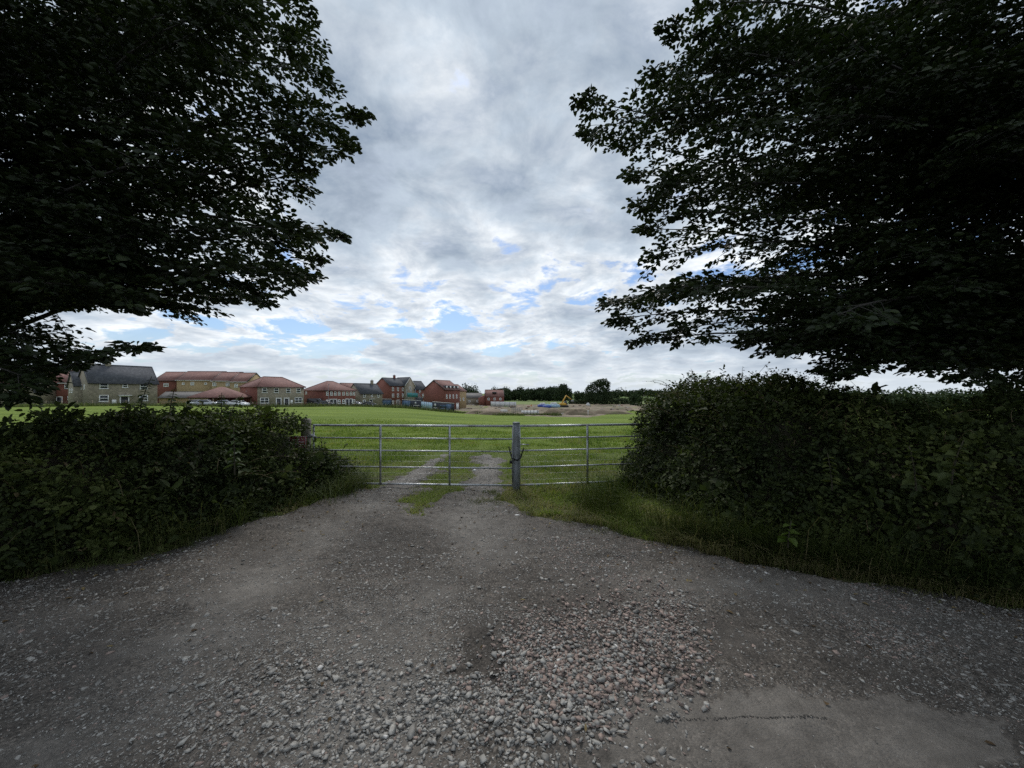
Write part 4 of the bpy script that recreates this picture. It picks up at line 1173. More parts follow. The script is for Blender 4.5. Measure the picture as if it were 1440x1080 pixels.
def car(label, px, D, rz, paint, van=False):
    root = thing('parked_van' if van else 'parked_car', label, 'van' if van else 'car', put(px, D), rz, 'vehicles parked on the estate')
    if van: prof = [(-2.4, .35), (-2.45, .9), (-2.4, 1.9), (-2.2, 2.05), (.9, 2.05), (1.5, 1.25), (2.3, 1.0), (2.45, .7), (2.4, .35)]
    else: prof = [(-2.05, .32), (-2.12, .62), (-2.0, .92), (-1.75, .96), (-1.15, 1.40), (.35, 1.44), (1.0, 1.0), (1.85, .84), (2.1, .62), (2.05, .32)]
    P = np.array(prof); wd = .86
    ins = np.where(P[:, 1] > 1.1, .70, .86)
    a = Acc(); a.hull([[(x, -i_, z) for (x, z), i_ in zip(prof, ins)], [(x, i_, z) for (x, z), i_ in zip(prof, ins)]]); a.build('body', M[paint], root)
    g = Acc()
    top = 1.98 if van else 1.37; bot = 1.25 if van else 1.0; x0, x1, x2, x3 = (.2, 1.35, .2, .8) if van else (-1.5, .85, -1.1, .3)
    for s in (-1, 1): g.hull([[(x0, s * (.83 if not van else .84), bot), (x1, s * (.83 if not van else .84), bot), (x3, s * .73, top), (x2, s * .73, top)], [(x0, s * .87, bot), (x1, s * .87, bot), (x3, s * .765, top), (x2, s * .765, top)]])
    if not van: g.hull([[(.42, -.6, 1.40), (.42, .6, 1.40), (1.0, .7, 1.02), (1.0, -.7, 1.02)], [(.46, -.6, 1.43), (.46, .6, 1.43), (1.04, .7, 1.05), (1.04, -.7, 1.05)]])
    g.build('windows', M['glass'], root)
    for x in (-1.3, 1.3):
        for s in (-1, 1):
            t = Acc(); t.tube(np.array([(x, s * .68, .32), (x, s * .89, .32)]), .32, 14); wl = t.build('wheel', M['tyre'], root)
            t = Acc(); t.tube(np.array([(x, s * .885, .32), (x, s * .90, .32)]), .19, 10); t.build('rim', M['carsilver'], wl)
    for s in (-1, 1):
        t = Acc(); t.box(((2.3 if van else 2.05), s * .6, .72), (.14, .3, .14)); t.build('headlight', M['whitegrey'], root)
    return root


car('white parked car in front of the long garage block', 280, 86, .25, 'carwhite')
car('silver parked car half under the carport roof', 291, 84, .3, 'carsilver')
car('dull silver parked car beneath the middle of the carport', 318, 86.5, .3, 'carsilver')
car('pale parked car at the end of the carport beside the brick side wall', 336, 85, -.25, 'carwhite')
car('dark parked van before the blank brick side wall', 446, 106, .1, 'carblack', True)
car('dark parked car in front of the red brick terrace doors', 457, 101, .1, 'carblack')
car('silver parked car between the red terrace and the slate stone house', 502, 121, -.5, 'carsilver')
car('dark parked car in front of the slate stone house with one chimney', 519, 118, .1, 'carblack')


def hoarding(label, p0, D0, p1, D1, h, face, extra_=()):
    A = np.array(put(p0, D0)); B = np.array(put(p1, D1)); L = np.linalg.norm(B - A)
    root = thing('hoarding', label, 'hoarding', A, math.atan2(B[1] - A[1], B[0] - A[0]), 'site hoardings along the field')
    dz = (B[2] - A[2])
    a = Acc(); a.hull([[(0, -.04, 0), (0, .04, 0), (0, .04, h), (0, -.04, h)], [(L, -.04, dz), (L, .04, dz), (L, .04, h + dz), (L, -.04, h + dz)]]); a.build('board', M[face], root)
    a = Acc(); a.hull([[(0, -.08, h), (0, .08, h), (0, .08, h + .14), (0, -.08, h + .14)], [(L, -.08, h + dz), (L, .08, h + dz), (L, .08, h + .14 + dz), (L, -.08, h + .14 + dz)]]); a.build('capping', M['whitegrey'], root)
    a = Acc()
    for x in np.arange(.1, L, 2.4): a.box((x, .12, h / 2 + dz * x / L), (.1, .14, h))
    a.build('backing_posts', M['fence'], root)
    for (nm, x, z, sx, sz, mat) in extra_:
        a = Acc(); a.box((x * L, -.055, z * h + dz * x), (sx * L, .03, sz * h)); a.build(nm, M[mat], root)
    return root, L, dz


hoarding('dark navy site hoarding with bluish photo panel in front of the slate stone house', 528.5, 139, 551, 140, 2.4, 'navy', [('photo_panel', .66, .45, .55, .70, 'bluepanel'), ('red_panel', .12, .55, .2, .7, 'red')])
hoarding('dark navy site hoarding with a big blue photo panel before the corner block', 565.6, 131, 592, 128, 2.4, 'navy', [('photo_panel', .23, .52, .42, .78, 'bluepanel'), ('lettering', .76, .35, .34, .08, 'whitegrey'), ('emblem', .72, .68, .07, .28, 'whitegrey')])
b3, L3, dz3 = hoarding('dark navy site hoarding with round white crest nearest the building site', 608, 114, 638.5, 110, 2.4, 'navy', [('lettering', .14, .30, .16, .07, 'whitegrey'), ('lettering', .53, .62, .30, .14, 'bluepanel'), ('lettering', .48, .30, .16, .12, 'bluepanel'), ('photo_panel', .77, .5, .22, .75, 'bluepanel'), ('white_notice', .83, .30, .09, .42, 'whitegrey')])
a = Acc(); t = np.arange(14) / 14 * TAU
a.hull([[(L3 * .14 + .38 * math.cos(q) * k, y, 1.62 + dz3 * .14 + .42 * math.sin(q) * k) for q in t] for k, y in ((1, -.045), (1, -.07))]); a.build('crest', M['whitegrey'], b3)
# mesh fence panels, blue sheeting and scaffold wrap
def panel(name, label, cat, p0, D0, p1, D1, h, mat, z=0., th=.05, posts=2.2, group=None, solid=True):
    A = np.array(put(p0, D0, z)); B = np.array(put(p1, D1, z)); L = np.linalg.norm(B - A); dz = B[2] - A[2]
    root = thing(name, label, cat, A, math.atan2(B[1] - A[1], B[0] - A[0]), group)
    a = Acc()
    if solid:
        n = max(2, int(L / .5)); x = np.linspace(0, L, n); y = (.05 if mat in ('teal', 'skyblue', 'black') else .0) * np.sin(x * 2.1)
        a.hull([[(q, yy - th / 2, dz * q / L), (q, yy + th / 2, dz * q / L), (q, yy + th / 2, h + dz * q / L), (q, yy - th / 2, h + dz * q / L)] for q, yy in zip(x, y)])
        a.build('sheet', M[mat], root)
    else:
        for q in np.arange(.3, L, .3): a.tube(np.array([(q, 0, dz * q / L), (q, 0, h + dz * q / L)]), .012, 3)
        for z_ in np.linspace(.1, h, 5): a.tube(np.array([(0, 0, z_), (L, 0, z_ + dz)]), .014, 3)
        a.build('mesh', M[mat], root)
    a = Acc()
    for q in np.arange(0, L + .01, posts): a.tube(np.array([(q, -.07, -.1 + dz * q / L), (q, -.07, h + .1 + dz * q / L)]), .05, 6)
    a.build('posts', M['greymetal'], root)
    return root


panel('mesh_fence', 'see through mesh fence panels between the two left hoardings', 'fence', 551.5, 140, 565, 132, 2.0, 'fence', solid=False)
panel('sheeted_fence', 'pale blue sheeted fence between two navy hoardings', 'fence', 592.5, 127, 607.5, 116, 2.2, 'skyblue')
panel('scaffold_wrap', 'teal sheeting wrapped round scaffold against the corner block', 'sheeting', 572.5, 148, 588, 149, 1.6, 'teal', z=3.6, posts=2)
panel('scaffold_wrap', 'dark green netting on scaffold behind the blue photo hoarding', 'sheeting', 584.5, 147, 594.5, 146, 2.6, 'black', z=1.0, posts=2)
sc = thing('scaffold', 'scaffold poles standing in front of the corner block', 'scaffold', put(572, 149.5))
for x in np.arange(0, 7, 1.7):
    a = Acc(); a.tube(np.array([(x, 0, 0), (x, 0, 6.5)]), .04, 6); a.build('pole', M['skyblue'], sc)
a = Acc(); a.tube(np.array([(0, -.08, 3.5), (7, -.08, 3.5)]), .04, 6); a.build('ledger', M['skyblue'], sc)
a = Acc(); a.box((3.4, .5, 3.55), (6.8, .9, .06)); a.build('platform', M['fence'], sc)

# ------------------------------------------------------------------ the building site
def site_edge(px): return np.interp(px, [630, 648, 700, 745, 830, 850, 875, 900], [576, 577.5, 583, 585.5, 587, 583, 578.5, 577.5])
def site_mask(X, Y):
    px = 720 + F * X / np.maximum(Y, 1); py = HZ + F * (CH - gz(X, Y)) / np.maximum(Y, 1)
    e = site_edge(px) + (fbm(X * .25, Y * .25, 7, 3) - .5) * 3
    return np.minimum(np.minimum((e - py) * .5, (Y < 212) * 1.0 - (Y - 205) / 8), np.minimum((px - 636) / 10, (930 - px) / 10))
HEAPS = [(700, 100, 11, 4, .9), (742, 140, 12, 8, 1.3), (790, 112, 9, 6, 1.2), (812, 100, 9, 5, 1.1), (770, 128, 12, 5, .9), (840, 105, 8, 5, .7), (880, 140, 12, 7, .8), (670, 112, 10, 4, .8)]
def heapz(X, Y):
    z = 0
    for px, D, sx, sy, h in HEAPS:
        x = (px - 720) / F * D; z = z + h * np.exp(-((X - x) / sx * 1.4) ** 2 - ((Y - D) / sy * 1.4) ** 2)
    return z
a = Acc()
sheet(a, np.arange(-32, 80, .8), np.arange(58, 215, .8), lambda X, Y: gz(X, Y) + np.clip(site_mask(X, Y) * .4, -.3, .10) + np.clip(site_mask(X, Y), 0, 1) * (heapz(X, Y) + (fbm(X * .35, Y * .35, 9, 4) - .5) * .9), lambda X, Y: site_mask(X, Y) > -.8)
a.build('bare_soil', M['soil'], kind='structure', smooth=True)
def site_z(px, D):
    X = (px - 720) / F * D; return np.array([X, D, float(gz(X, D)) + float(heapz(X, D)) + .05])

RUBBLE = leafmat('site_rubble', [(0, (.10, .08, .06)), (.4, (.25, .20, .15)), (.7, (.45, .43, .40)), (.85, (.30, .14, .10)), (1, (.62, .61, .58))], 0, .9, .2)

# site clutter: bricks, blocks and timber too many to count
r = np.random.default_rng(31); a = Acc(); n = 420
px = r.uniform(645, 885, n); D = r.uniform(84, 195, n); X = (px - 720) / F * D
k = (site_mask(X, D) > .1) & (fbm(X * .12, D * .12, 3, 2) > .47); X, D = X[k], D[k]; Z = gz(X, D) + heapz(X, D)
sz = np.exp(r.normal(-.9, .5, len(X)))
for x, y, z, q in zip(X, D, Z, sz):
    c_, s_ = math.cos(q * 40), math.sin(q * 40)
    a.box((x, y, z + q * .25), (q * r.uniform(.8, 2.4), q, q * r.uniform(.4, .9)), [[c_, -s_, 0], [s_, c_, 0], [0, 0, 1]], r.random())
a.build('rubble', RUBBLE, kind='stuff')
# unmown grass and weeds along the far edge of the field
a = Acc(); pts = np.array([(px, D) for px, D in ((0, 66), (140, 69), (240, 79), (330, 83), (430, 91), (500, 103), (560, 109), (640, 103), (700, 91), (745, 84), (790, 80))], float)
n = 15000; q = r.random(n) * (len(pts) - 1); px = np.interp(q, np.arange(len(pts)), pts[:, 0]); D = np.interp(q, np.arange(len(pts)), pts[:, 1]) + r.normal(0, 1.2, n)
X = (px - 720) / F * D; cl = fbm(X * .25, D * .25, 8, 3)
P = np.stack([X, D, gz(X, D) - .02], 1)
a.blades(P, (.25 + .95 * np.clip(cl - .25, 0, 1)) * np.exp(r.normal(0, .3, n)), r.uniform(.06, .14, n), r.uniform(0, TAU, n), r.uniform(.1, .6, n), np.clip(.52 + r.normal(0, .2, n), 0, 1))
a.build('rough_grass', M['verge'], kind='stuff')

# low post and wire fence along the houses' side of the field
A = np.array(put(60, 70)); pts = [np.array(put(px, D)) for px, D in ((20, 68), (140, 70), (240, 80), (330, 84), (430, 92), (500, 104), (528, 112), (600, 110), (640, 104))]
fr = thing('post_and_wire_fence', 'low timber post and wire fence along the far edge of the field', 'fence', pts[0])
w = Acc()
cum = np.r_[0, np.cumsum([np.linalg.norm(b - a_) for a_, b in zip(pts, pts[1:])])]; PP = np.array(pts)
m = 0
for s_ in np.arange(0, cum[-1], 2.4):
    p = np.array([np.interp(s_, cum, PP[:, k]) for k in range(2)]); z = float(gz(*p))
    q = np.array([p[0], p[1], z]) - pts[0]
    a = Acc(); a.tube(np.array([q, q + [0, 0, 1.05]]), .05, 6); a.build('post', M['fence'], fr); m += 1
    if m > 1:
        for zz in (.35, .65, .95): w.tube(np.array([lastq + [0, 0, zz], q + [0, 0, zz]]), .012, 3)
    lastq = q
w.build('wire', M['greymetal'], fr)

r = np.random.default_rng(12)
for k, (px, D, L, W, H, lab) in enumerate([
        (700, 92, 9, 3, 1.2, 'long low spoil heap of brown earth behind the steel post'),
        (676, 96, 7, 3, 1.0, 'rough spoil heap beside the white crest hoarding'),
        (790, 95, 8, 4, 1.8, 'smooth tan spoil heap in the middle of the building site'),
        (816, 86, 6.5, 3, 1.7, 'steep tan spoil heap nearest the grass edge'),
        (770, 82, 6, 1.6, .8, 'dark strip of dumped turf and rubble along the grass edge'),
        (858, 95, 9, 4, 1.2, 'grey brown spoil heap spreading towards the hedge')]):
    n1_, n2_ = 28, 16
    t = np.linspace(0, TAU, n1_, endpoint=False); q = np.linspace(0, 1, n2_)
    rings = []
    for qq in q:
        rr = 1 - qq * .97; zz = H * .85 * (1 - rr ** 2.6)
        j = 1 + .35 * (fbm(np.cos(t) * 1.5 + k * 7, np.sin(t) * 1.5 + qq * 2, 5 + k, 3) - .5)
        rings.append(np.stack([np.cos(t) * L * .72 * rr * j, np.sin(t) * W / 2 * rr * j, zz * (1 + 1.1 * (fbm(np.cos(t) * 2.2 * rr + k, np.sin(t) * 2.2 * rr, 50 + k, 3) - .5)) - .15], 1))
    a = Acc(); a.hull(rings); a.build('spoil_heap', M['twig'] if k == 4 else M['soil'], smooth=True, loc=site_z(px, D) - [0, 0, .1], label=lab, cat='spoil heap', group='spoil heaps on the building site')

panel('pale_hoarding', 'long pale grey hoarding below the lone pinkish brick house', 'hoarding', 690, 176, 726, 174, 2.3, 'whitegrey', z=.1)
panel('barrier', 'low white plastic barrier row on the grass edge of the site', 'barrier', 733, 101, 757.5, 90, .95, 'whitegrey', z=.25)
panel('mesh_fence', 'thin grey mesh fence panels behind the white barrier row', 'fence', 720, 112, 735, 101, 1.9, 'greymetal', solid=False)
# wrapped pallets
def bale(label, px, D, s, mat, mat2):
    root = thing('wrapped_pallet', label, 'pallet', site_z(px, D), .2, 'wrapped pallets of building material')
    a = Acc(); x, y, z = s
    a.hull([[(-x, -y, .15), (x, -y, .15), (x, y, .15), (-x, y, .15)], [(-x, -y, z * .8), (x, -y, z * .82), (x, y, z * .78), (-x, y, z * .8)], [(-x * .9, -y * .9, z), (x * .85, -y * .9, z * .95), (x * .9, y * .9, z), (-x * .9, y * .9, z * .97)]]); a.build('wrapping', M[mat], root)
    a = Acc()
    for k in (-1, 0, 1): a.box((k * x * .8, 0, .05), (.12, y * 2, .12))
    a.box((0, 0, .13), (x * 2.05, y * 2.05, .03)); a.build('pallet_base', M['fence'], root)
    a = Acc(); a.hull([[(-x * .6, -y * .6, z), (x * .6, -y * .6, z * .97), (x * .6, y * .6, z), (-x * .6, y * .6, z)], [(-x * .5, -y * .5, z * 1.55), (x * .45, -y * .5, z * 1.5), (x * .5, y * .5, z * 1.55), (-x * .5, y * .5, z * 1.5)]]); a.build('top_load', M[mat2], root)
bale('blue wrapped pallet stack topped with white on the site', 763, 168, (2.0, 1.2, 1.4), 'blue', 'whitegrey')
bale('blue wrapped pallet beside the white topped stack', 769, 164, (1.6, 1.2, 1.1), 'blue', 'skyblue')
bale('pale grey pallet stack between the blue pallets and the digger', 779, 166, (2.4, 1.2, 1.5), 'skyblue', 'whitegrey')
bale('small pale pallet below the oak tree', 827, 185, (.8, .7, 1.0), 'whitegrey', 'whitegrey')

# excavator
ex = thing('excavator', 'yellow tracked excavator with raised boom on the building site', 'excavator', site_z(793, 172), math.radians(15))
a = Acc()
for s in (-1, 1):
    a.hull([[(x, s * .9 - .28, z) for x, z in [(-1.9, .45), (-1.6, .05), (1.6, .05), (1.9, .45), (1.6, .85), (-1.6, .85)]], [(x, s * .9 + .28, z) for x, z in [(-1.9, .45), (-1.6, .05), (1.6, .05), (1.9, .45), (1.6, .85), (-1.6, .85)]]])
a.build('tracks', M['tyre'], ex)
a = Acc(); a.hull([[(-1.9, -1.1, .95), (1.2, -1.1, .95), (1.2, 1.1, .95), (-1.9, 1.1, .95)], [(-1.9, -1.1, 1.9), (.2, -1.1, 2.0), (.2, 1.1, 2.0), (-1.8, 1.1, 1.9)]]); a.build('body', M['yellow'], ex)
a = Acc(); a.hull([[(.1, -1.05, 1.2), (1.4, -1.05, 1.2), (1.4, -.1, 1.2), (.1, -.1, 1.2)], [(.1, -1.0, 2.85), (1.0, -1.0, 2.85), (1.0, -.15, 2.85), (.1, -.15, 2.85)]]); a.build('cab', M['glass'], ex)
a = Acc(); a.tube(np.array([(.9, .35, 1.5), (-.2, .35, 3.6), (-1.2, .35, 5.2)]) * [-1, 1, 1], [.28, .30, .2], 6); a.build('boom', M['yellow'], ex)
a = Acc(); a.tube(np.array([(1.1, .35, 5.3), (2.6, .35, 4.3), (4.2, .35, 3.2)]), [.2, .2, .13], 6); a.build('stick', M['yellow'], ex)
a = Acc(); a.hull([[(x + 4.0, y, z + 2.4) for x, z in [(0, .8), (.5, .9), (.8, .2), (.3, -.3), (-.2, .1)]] for y in (-.2, .9)]); a.build('bucket', M['greymetal'], ex)

# worker in hi-vis
wk = site_z(747, 160)
pr = thing('person', 'distant worker in orange jacket and dark trousers standing on the site', 'person', wk)
a = Acc()
rings = []
for z, rx, ry in ((.0, .06, .09), (.45, .075, .08), (.85, .15, .11), (1.0, .16, .11), (1.2, .17, .12), (1.42, .20, .12), (1.5, .08, .07), (1.55, .07, .07), (1.62, .09, .10), (1.72, .09, .10), (1.78, .03, .04)):
    t = np.arange(10) / 10 * TAU; rings.append(np.stack([np.cos(t) * rx, np.sin(t) * ry, np.full(10, z)], 1))
a.hull(rings)
for s in (-1, 1): a.tube(np.array([(s * .19, 0, 1.42), (s * .25, -.02, 1.1), (s * .24, -.10, .82)]), [.055, .045, .03], 6)
a.tube(np.array([(.09, 0, .85), (.11, 0, .45), (.12, 0, .0)]), [.09, .065, .05], 6)
a.build('body', M['skin'], pr, smooth=True)
a = Acc(); t = np.arange(10) / 10 * TAU
a.hull([np.stack([np.cos(t) * x, np.sin(t) * y, np.full(10, z)], 1) for z, x, y in ((.82, .19, .14), (1.2, .20, .15), (1.44, .22, .14))]); a.build('jacket', M['orange'], pr)
for px, D in ((690, 140), (732, 150), (827, 78.5), (829, 79)):
    pass
for k, (px, D, lab) in enumerate([(827, 80, 'short white marker post standing on the grass edge of the site'), (757, 88, 'white marker post at the end of the barrier row')]):
    a = Acc(); a.tube(np.array([(0, 0, -.1), (0, 0, .9)]), .05, 8); a.box((0, -.06, 1.0), (.34, .03, .28)); a.build('marker_post', M['whitegrey'], loc=site_z(px, D), label=lab, cat='marker post')


# ------------------------------------------------------------------ distant trees
def far_tree(name, label, px, py, D, h, wd, seed, n=1500, leaf=.7, group=None, lobes=None, trunk=.25, rounding=.75):
    r = np.random.default_rng(seed)
    X = (px - 720) / F * D; z0 = CH + (HZ - py) / F * D
    root = thing(name, label, 'tree', (X, D, z0), group=group)
    w = Acc(); w.tube(np.array([(0, 0, -.5), (.1, 0, h * .25), (0, .1, h * .6)]), [h * .035, h * .025, h * .01], 8)
    if lobes is None:
        lobes = []
        for k in range(13):
            a_ = r.uniform(0, TAU); q = r.random() ** .5; zz = r.uniform(.12, .84)
            rr = wd / 2 * math.sqrt(max(.05, 1 - ((zz - .5) / .52) ** 2)) * rounding
            lobes.append((math.cos(a_) * rr * q, math.sin(a_) * rr * q, h * zz, wd * r.uniform(.19, .30)))
    for (x, y, z, s) in lobes[:7]: w.tube(np.array([(0, 0, h * .22), (x * .5, y * .5, (z + h * .22) * .5), (x, y, z)]), [h * .015, h * .01, h * .004], 5)
    w.build('trunk', M['bark'], root)
    m = np.array(lobes); pk = r.choice(len(m), n, p=m[:, 3] ** 2 / (m[:, 3] ** 2).sum())
    d = nrm(r.normal(0, 1, (n, 3))); rad = m[pk, 3] * r.uniform(.55, 1.12, n) * (1 + .3 * (fbm(d[:, 0] * 2 + pk, d[:, 2] * 2, seed, 2) - .5))
    P = m[pk, :3] + d * rad[:, None] * np.array([1, 1, .85])
    P[:, 2] = np.maximum(P[:, 2], .2)
    a = Acc(); l = leaf * r.uniform(.6, 1.3, n)
    a.leaves(P, r.normal(0, 1, (n, 3)), d + r.normal(0, .5, (n, 3)), l, l * .75, np.clip(r.normal(.45, .2, n), 0, 1))
    a.build('crown', M['fartree'], root)
    return root


# leaning oak beside the site
far_tree('oak_tree', 'large spreading oak leaning to one side alone behind the building site', 840, 566.5, 200, 14, 14, 5, 7000, .62, lobes=[
    (-1.5, 0, 2.8, 2.8), (2.2, .5, 3.2, 3.2), (.5, -1, 2.2, 2.6), (-4.0, 0, 3.2, 2.6), (5.0, 0, 3.9, 2.7), (6.4, 0, 3.0, 1.9), (-5.6, 0, 2.6, 1.8), (-1, 0, 5.4, 2.6), (3, -.5, 6.0, 2.6), (5, 0, 6.6, 1.6), (-5.2, 0, 6.6, 1.4), (-3.6, .5, 8.0, 1.7), (-1.6, 0, 9.2, 2.0), (.8, 0, 10.2, 2.3), (3.0, 0, 11.0, 2.2), (4.8, 0, 10.0, 1.8), (5.6, .3, 8.6, 1.2), (1.8, 0, 8.4, 1.6)])
far_tree('round_tree', 'broad rounded dark tree behind the excavator', 792, 564, 240, 12, 11.5, 6, 5000, .75, lobes=[(0, 0, 3, 3.6), (-3, 0, 2.6, 2.8), (3, 0, 2.6, 2.8), (0, 0, 6.2, 3.6), (-2.2, 0, 6.4, 2.6), (2.2, 0, 6.2, 2.8), (0, 0, 8.6, 2.6), (3.4, 0, 4.6, 2.3), (-3.4, 0, 4.6, 2.3)])
r = np.random.default_rng(77)
g = 'trees of the dark wood behind the building site'
for k, px in enumerate(np.linspace(700, 784, 17)):
    D = r.uniform(300, 360); hh = r.uniform(8.5, 11.5) * D / 330
    far_tree('wood_tree', 'one of the dark trees in the wood behind the building site', px + r.normal(0, 1.5), 563, D, hh, hh * r.uniform(.95, 1.25), 100 + k, 1700, 1.0, g)
for k, px in enumerate((812, 820, 828, 852, 858, 864)):
    far_tree('wood_tree', 'one of the dark trees in the wood behind the building site', px, 562.5, 330 + r.uniform(-15, 15), r.uniform(6.5, 8.5), 9.5, 130 + k, 700, 1.1, g)
for k, (px, py, D, hh, wd, lab) in enumerate([(660, 562, 240, 9.5, 11, 'bushy tree behind the big gabled brick house'), (650, 562, 260, 7.5, 9, 'smaller bushy tree half behind the big gabled brick house'),
                                    (668, 563, 250, 6.5, 8, 'low bushy tree beside the lone pinkish house'), (696, 562, 300, 10, 10, 'tree showing over the roof of the lone pinkish house'),
                                    (894, 569, 130, 3.4, 4.0, 'small round bush in the far field beside the tall hedge')]):
    far_tree('bushy_tree', lab, px, py, D, hh, wd, 150 + k, 900, .8)
g = 'far hedgerow trees along the horizon'
for k in range(16):
    px = 868 + k * 5.2 + r.normal(0, 1); D = r.uniform(420, 520)
    far_tree('hedgerow_tree', 'one of the low trees of the far hedgerow on the horizon', px, 557.5, D, r.uniform(5, 8.5), r.uniform(9, 12), 200 + k, 420, 1.4, g)
g = 'dark trees beyond the tall hedge'
for k in range(28):
    px = 985 + k * 17 + r.normal(0, 4); D = r.uniform(95, 130)
    far_tree('hedgerow_tree', 'one of the dark low trees in the line beyond the tall hedge', px, 574, D, r.uniform(4.6, 5.6) * D / 112, r.uniform(6, 9), 240 + k, 700, .6, g)

# clipped field hedge at the foot of the oak
def far_hedge(label, p0, D0, p1, D1, h, n, seed, wd=1.5):
    r = np.random.default_rng(seed); A = np.array(put(p0, D0)); B = np.array(put(p1, D1))
    root = thing('field_hedge', label, 'hedge', A)
    t = r.random(n)[:, None]; P = (B - A) * t; P[:, 2] = gz(A[0] + P[:, 0], A[1] + P[:, 1]) - A[2]
    hh = h * (.8 + .5 * vn(P[:, 0] * .25, P[:, 0] * 0, seed)); q = r.random(n)
    P[:, 2] += q * hh; P[:, 1] += r.normal(0, wd * .4, n)
    a = Acc(); l = r.uniform(.35, .8, n); a.leaves(P, r.normal(0, 1, (n, 3)), r.normal(0, .5, (n, 3)) + np.array([0, -.5, .7]), l, l * .75, np.clip(r.normal(.45, .2, n), 0, 1)); a.build('foliage', M['fartree'], root)
    w = Acc()
    for k in np.linspace(0, 1, 20):
        p = (B - A) * k; w.tube(np.array([p, p + [0, 0, h * .7]]), .06, 5)
    w.build('stems', M['bark'], root)
far_hedge('dark field hedge running past the foot of the spreading oak', 800, 212, 895, 208, 2.6, 4200, 3)
far_hedge('low hedge line at the edge of the pale far field', 868, 300, 960, 300, 2.4, 2500, 4)
# long white glasshouses beyond the far hedgerow
for k, (p0, p1, py, D, lab) in enumerate([(868, 886, 550.2, 640, 'long white glasshouse roof showing over the far hedgerow'), (889, 930, 549.6, 700, 'longer white glasshouse roof beyond the first one')]):
    p = at(p0, py + 6, D); L = (p1 - p0) / F * D
    root = thing('glasshouse', lab, 'glasshouse', p)
    a = Acc(); a.box((L / 2, 4, 2.4), (L, 8, 4.8)); a.build('wall', M['whitegrey'], root)
    a = Acc(); a.hull([[(x, y, z) for y, z in ((-.3, 4.8), (8.3, 4.8), (4, 7.2))] for x in (-.2, L + .2)]); a.build('roof', M['upvc'], root)
for k, (px, hh, D, lab) in enumerate([(866.5, 9, 450, 'thin grey mast beside the far hedgerow'), (880, 13, 520, 'taller thin grey mast above the glasshouses')]):
    p = at(px, 557, D); a = Acc(); a.tube(np.array([(0, 0, 0), (0, 0, hh)]), [.22, .12], 6); a.box((0, 0, hh * .9), (2.2, .12, .12)); a.build('mast', M['greymetal'], loc=p, label=lab, cat='mast')

# ------------------------------------------------------------------ sky, sun, camera
SUN_EL, SUN_AZ = math.radians(52), math.radians(-12)      # azimuth from +Y, clockwise positive
w = bpy.data.worlds.new('World'); S.world = w; w.use_nodes = True
nt = w.node_tree; nt.nodes.clear()
out = nt.nodes.new('ShaderNodeOutputWorld'); bg = nt.nodes.new('ShaderNodeBackground'); bg.inputs[1].default_value = .1
nt.links.new(bg.outputs[0], out.inputs[0])
sky = N(nt, 'ShaderNodeTexSky', sky_type='NISHITA', sun_disc=False, sun_elevation=SUN_EL, sun_rotation=SUN_AZ, altitude=60, air_density=1.0, dust_density=1.2, ozone_density=1.0)
tc = nt.nodes.new('ShaderNodeTexCoord').outputs['Generated']
sp = N(nt, 'ShaderNodeSeparateXYZ'); nt.links.new(tc, sp.inputs[0])
def mth(op, a_, b_=None, c_=None, clamp=False):
    n = N(nt, 'ShaderNodeMath', operation=op); n.use_clamp = clamp
    for k, v in enumerate((a_, b_, c_)):
        if v is None: continue
        if hasattr(v, 'is_output'): nt.links.new(v, n.inputs[k])
        else: n.inputs[k].default_value = v
    return n.outputs[0]
zz = mth('ADD', mth('MAXIMUM', sp.outputs[2], 0.0), .21)
cu = N(nt, 'ShaderNodeCombineXYZ'); nt.links.new(mth('DIVIDE', sp.outputs[0], zz), cu.inputs[0]); nt.links.new(mth('DIVIDE', sp.outputs[1], zz), cu.inputs[1]); cu.inputs[2].default_value = 3.6
cv = cu.outputs[0]
def shifted(dx, dy, src=None):
    v = N(nt, 'ShaderNodeVectorMath', operation='ADD'); nt.links.new(src or cv, v.inputs[0]); v.inputs[1].default_value = (dx, dy, 0); return v.outputs[0]
def body(v):
    """cloud thickness: broad banks plus billows"""
    b_ = noise(nt, v, .9, 2, .5, .2)
    f_ = noise(nt, v, 3.7, 12, .60, .25)
    return mth('ADD', mth('MULTIPLY', b_, .44), mth('MULTIPLY', f_, .66))
d0 = body(cv); d1 = body(shifted(.03, .11))
cover = ramp(nt, d0, [(.440, (0, 0, 0)), (.500, (1, 1, 1))])
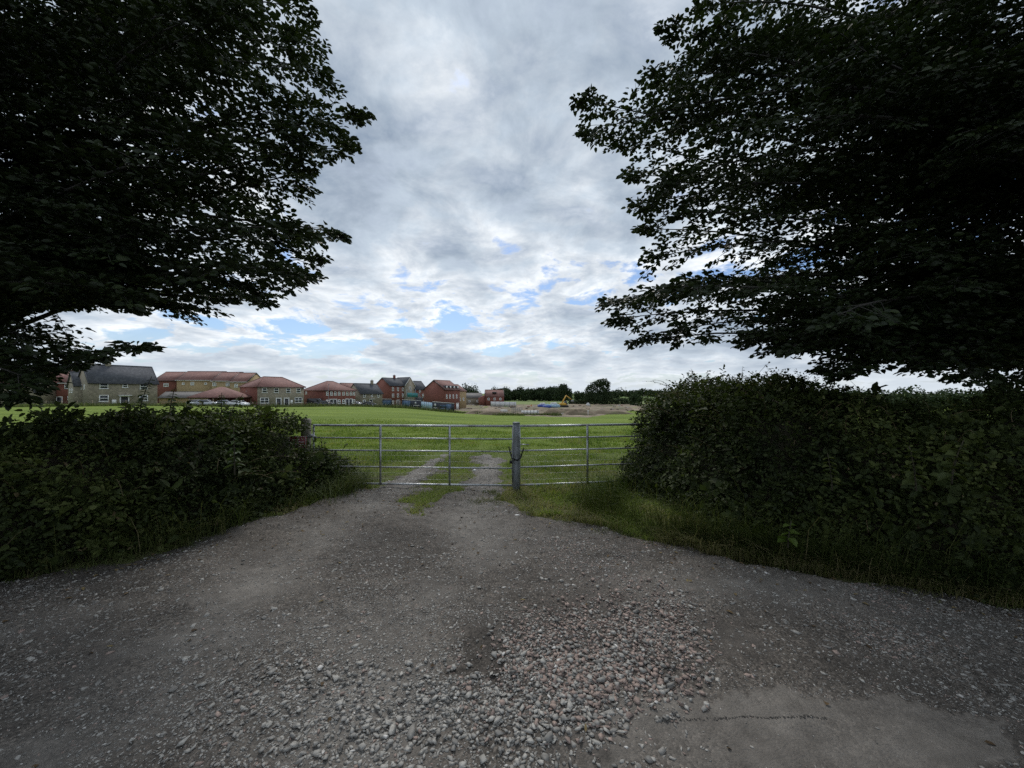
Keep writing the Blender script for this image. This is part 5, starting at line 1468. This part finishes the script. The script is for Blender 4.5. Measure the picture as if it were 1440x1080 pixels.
lit = mth('MULTIPLY_ADD', mth('SUBTRACT', d0, d1), 3.2, .5)                 # sides turned to the sun
thick = ramp(nt, d0, [(.49, (7.7, 8.1, 8.5)), (.55, (5.5, 6.1, 6.8)), (.63, (3.8, 4.5, 5.35)), (.74, (3.0, 3.6, 4.5))])
sh = ramp(nt, lit, [(.22, (.70, .74, .80)), (.5, (1, 1, 1)), (.8, (1.32, 1.29, 1.25))])
ccol = mixc(nt, 1., thick, sh, 'MULTIPLY')
farmix = ramp(nt, sp.outputs[2], [(.0, (1, 1, 1)), (.05, (.45, .45, .45)), (.14, (0, 0, 0))])
ccol = mixc(nt, farmix, ccol, (6.2, 6.8, 7.4))
col = mixc(nt, mth('MAXIMUM', cover, farmix), mixc(nt, 1., sky.outputs[0], (.72, .86, 1.04), 'MULTIPLY'), ccol)
nt.links.new(col, bg.inputs[0])

sd = bpy.data.lights.new('sun', 'SUN'); sd.energy = 1.5; sd.angle = math.radians(14); sd.color = (1, .96, .90)
so = bpy.data.objects.new('sun', sd); COL.objects.link(so)
dv = Vector((math.sin(SUN_AZ) * math.cos(SUN_EL), math.cos(SUN_AZ) * math.cos(SUN_EL), math.sin(SUN_EL)))
so.rotation_euler = dv.to_track_quat('Z', 'Y').to_euler(); so.location = dv * 50

cd_ = bpy.data.cameras.new('camera'); cam = bpy.data.objects.new('camera', cd_); COL.objects.link(cam)
cd_.sensor_fit = 'HORIZONTAL'; cd_.sensor_width = 36; cd_.lens = 13.5; cd_.shift_y = 13 / 1440
cd_.clip_start = .05; cd_.clip_end = 20000
cam.location = (0, 0, CH); cam.rotation_euler = (math.pi / 2, 0, 0)
S.camera = cam
S.view_settings.view_transform = 'Standard'; S.view_settings.look = 'None'; S.view_settings.exposure = .2; S.view_settings.gamma = 1
S.cycles.use_denoising = False; S.cycles.sample_clamp_indirect = 2.0; S.cycles.sample_clamp_direct = 4; S.cycles.use_light_tree = False
S.cycles.max_bounces = 6; S.cycles.diffuse_bounces = 3; S.cycles.transparent_max_bounces = 8
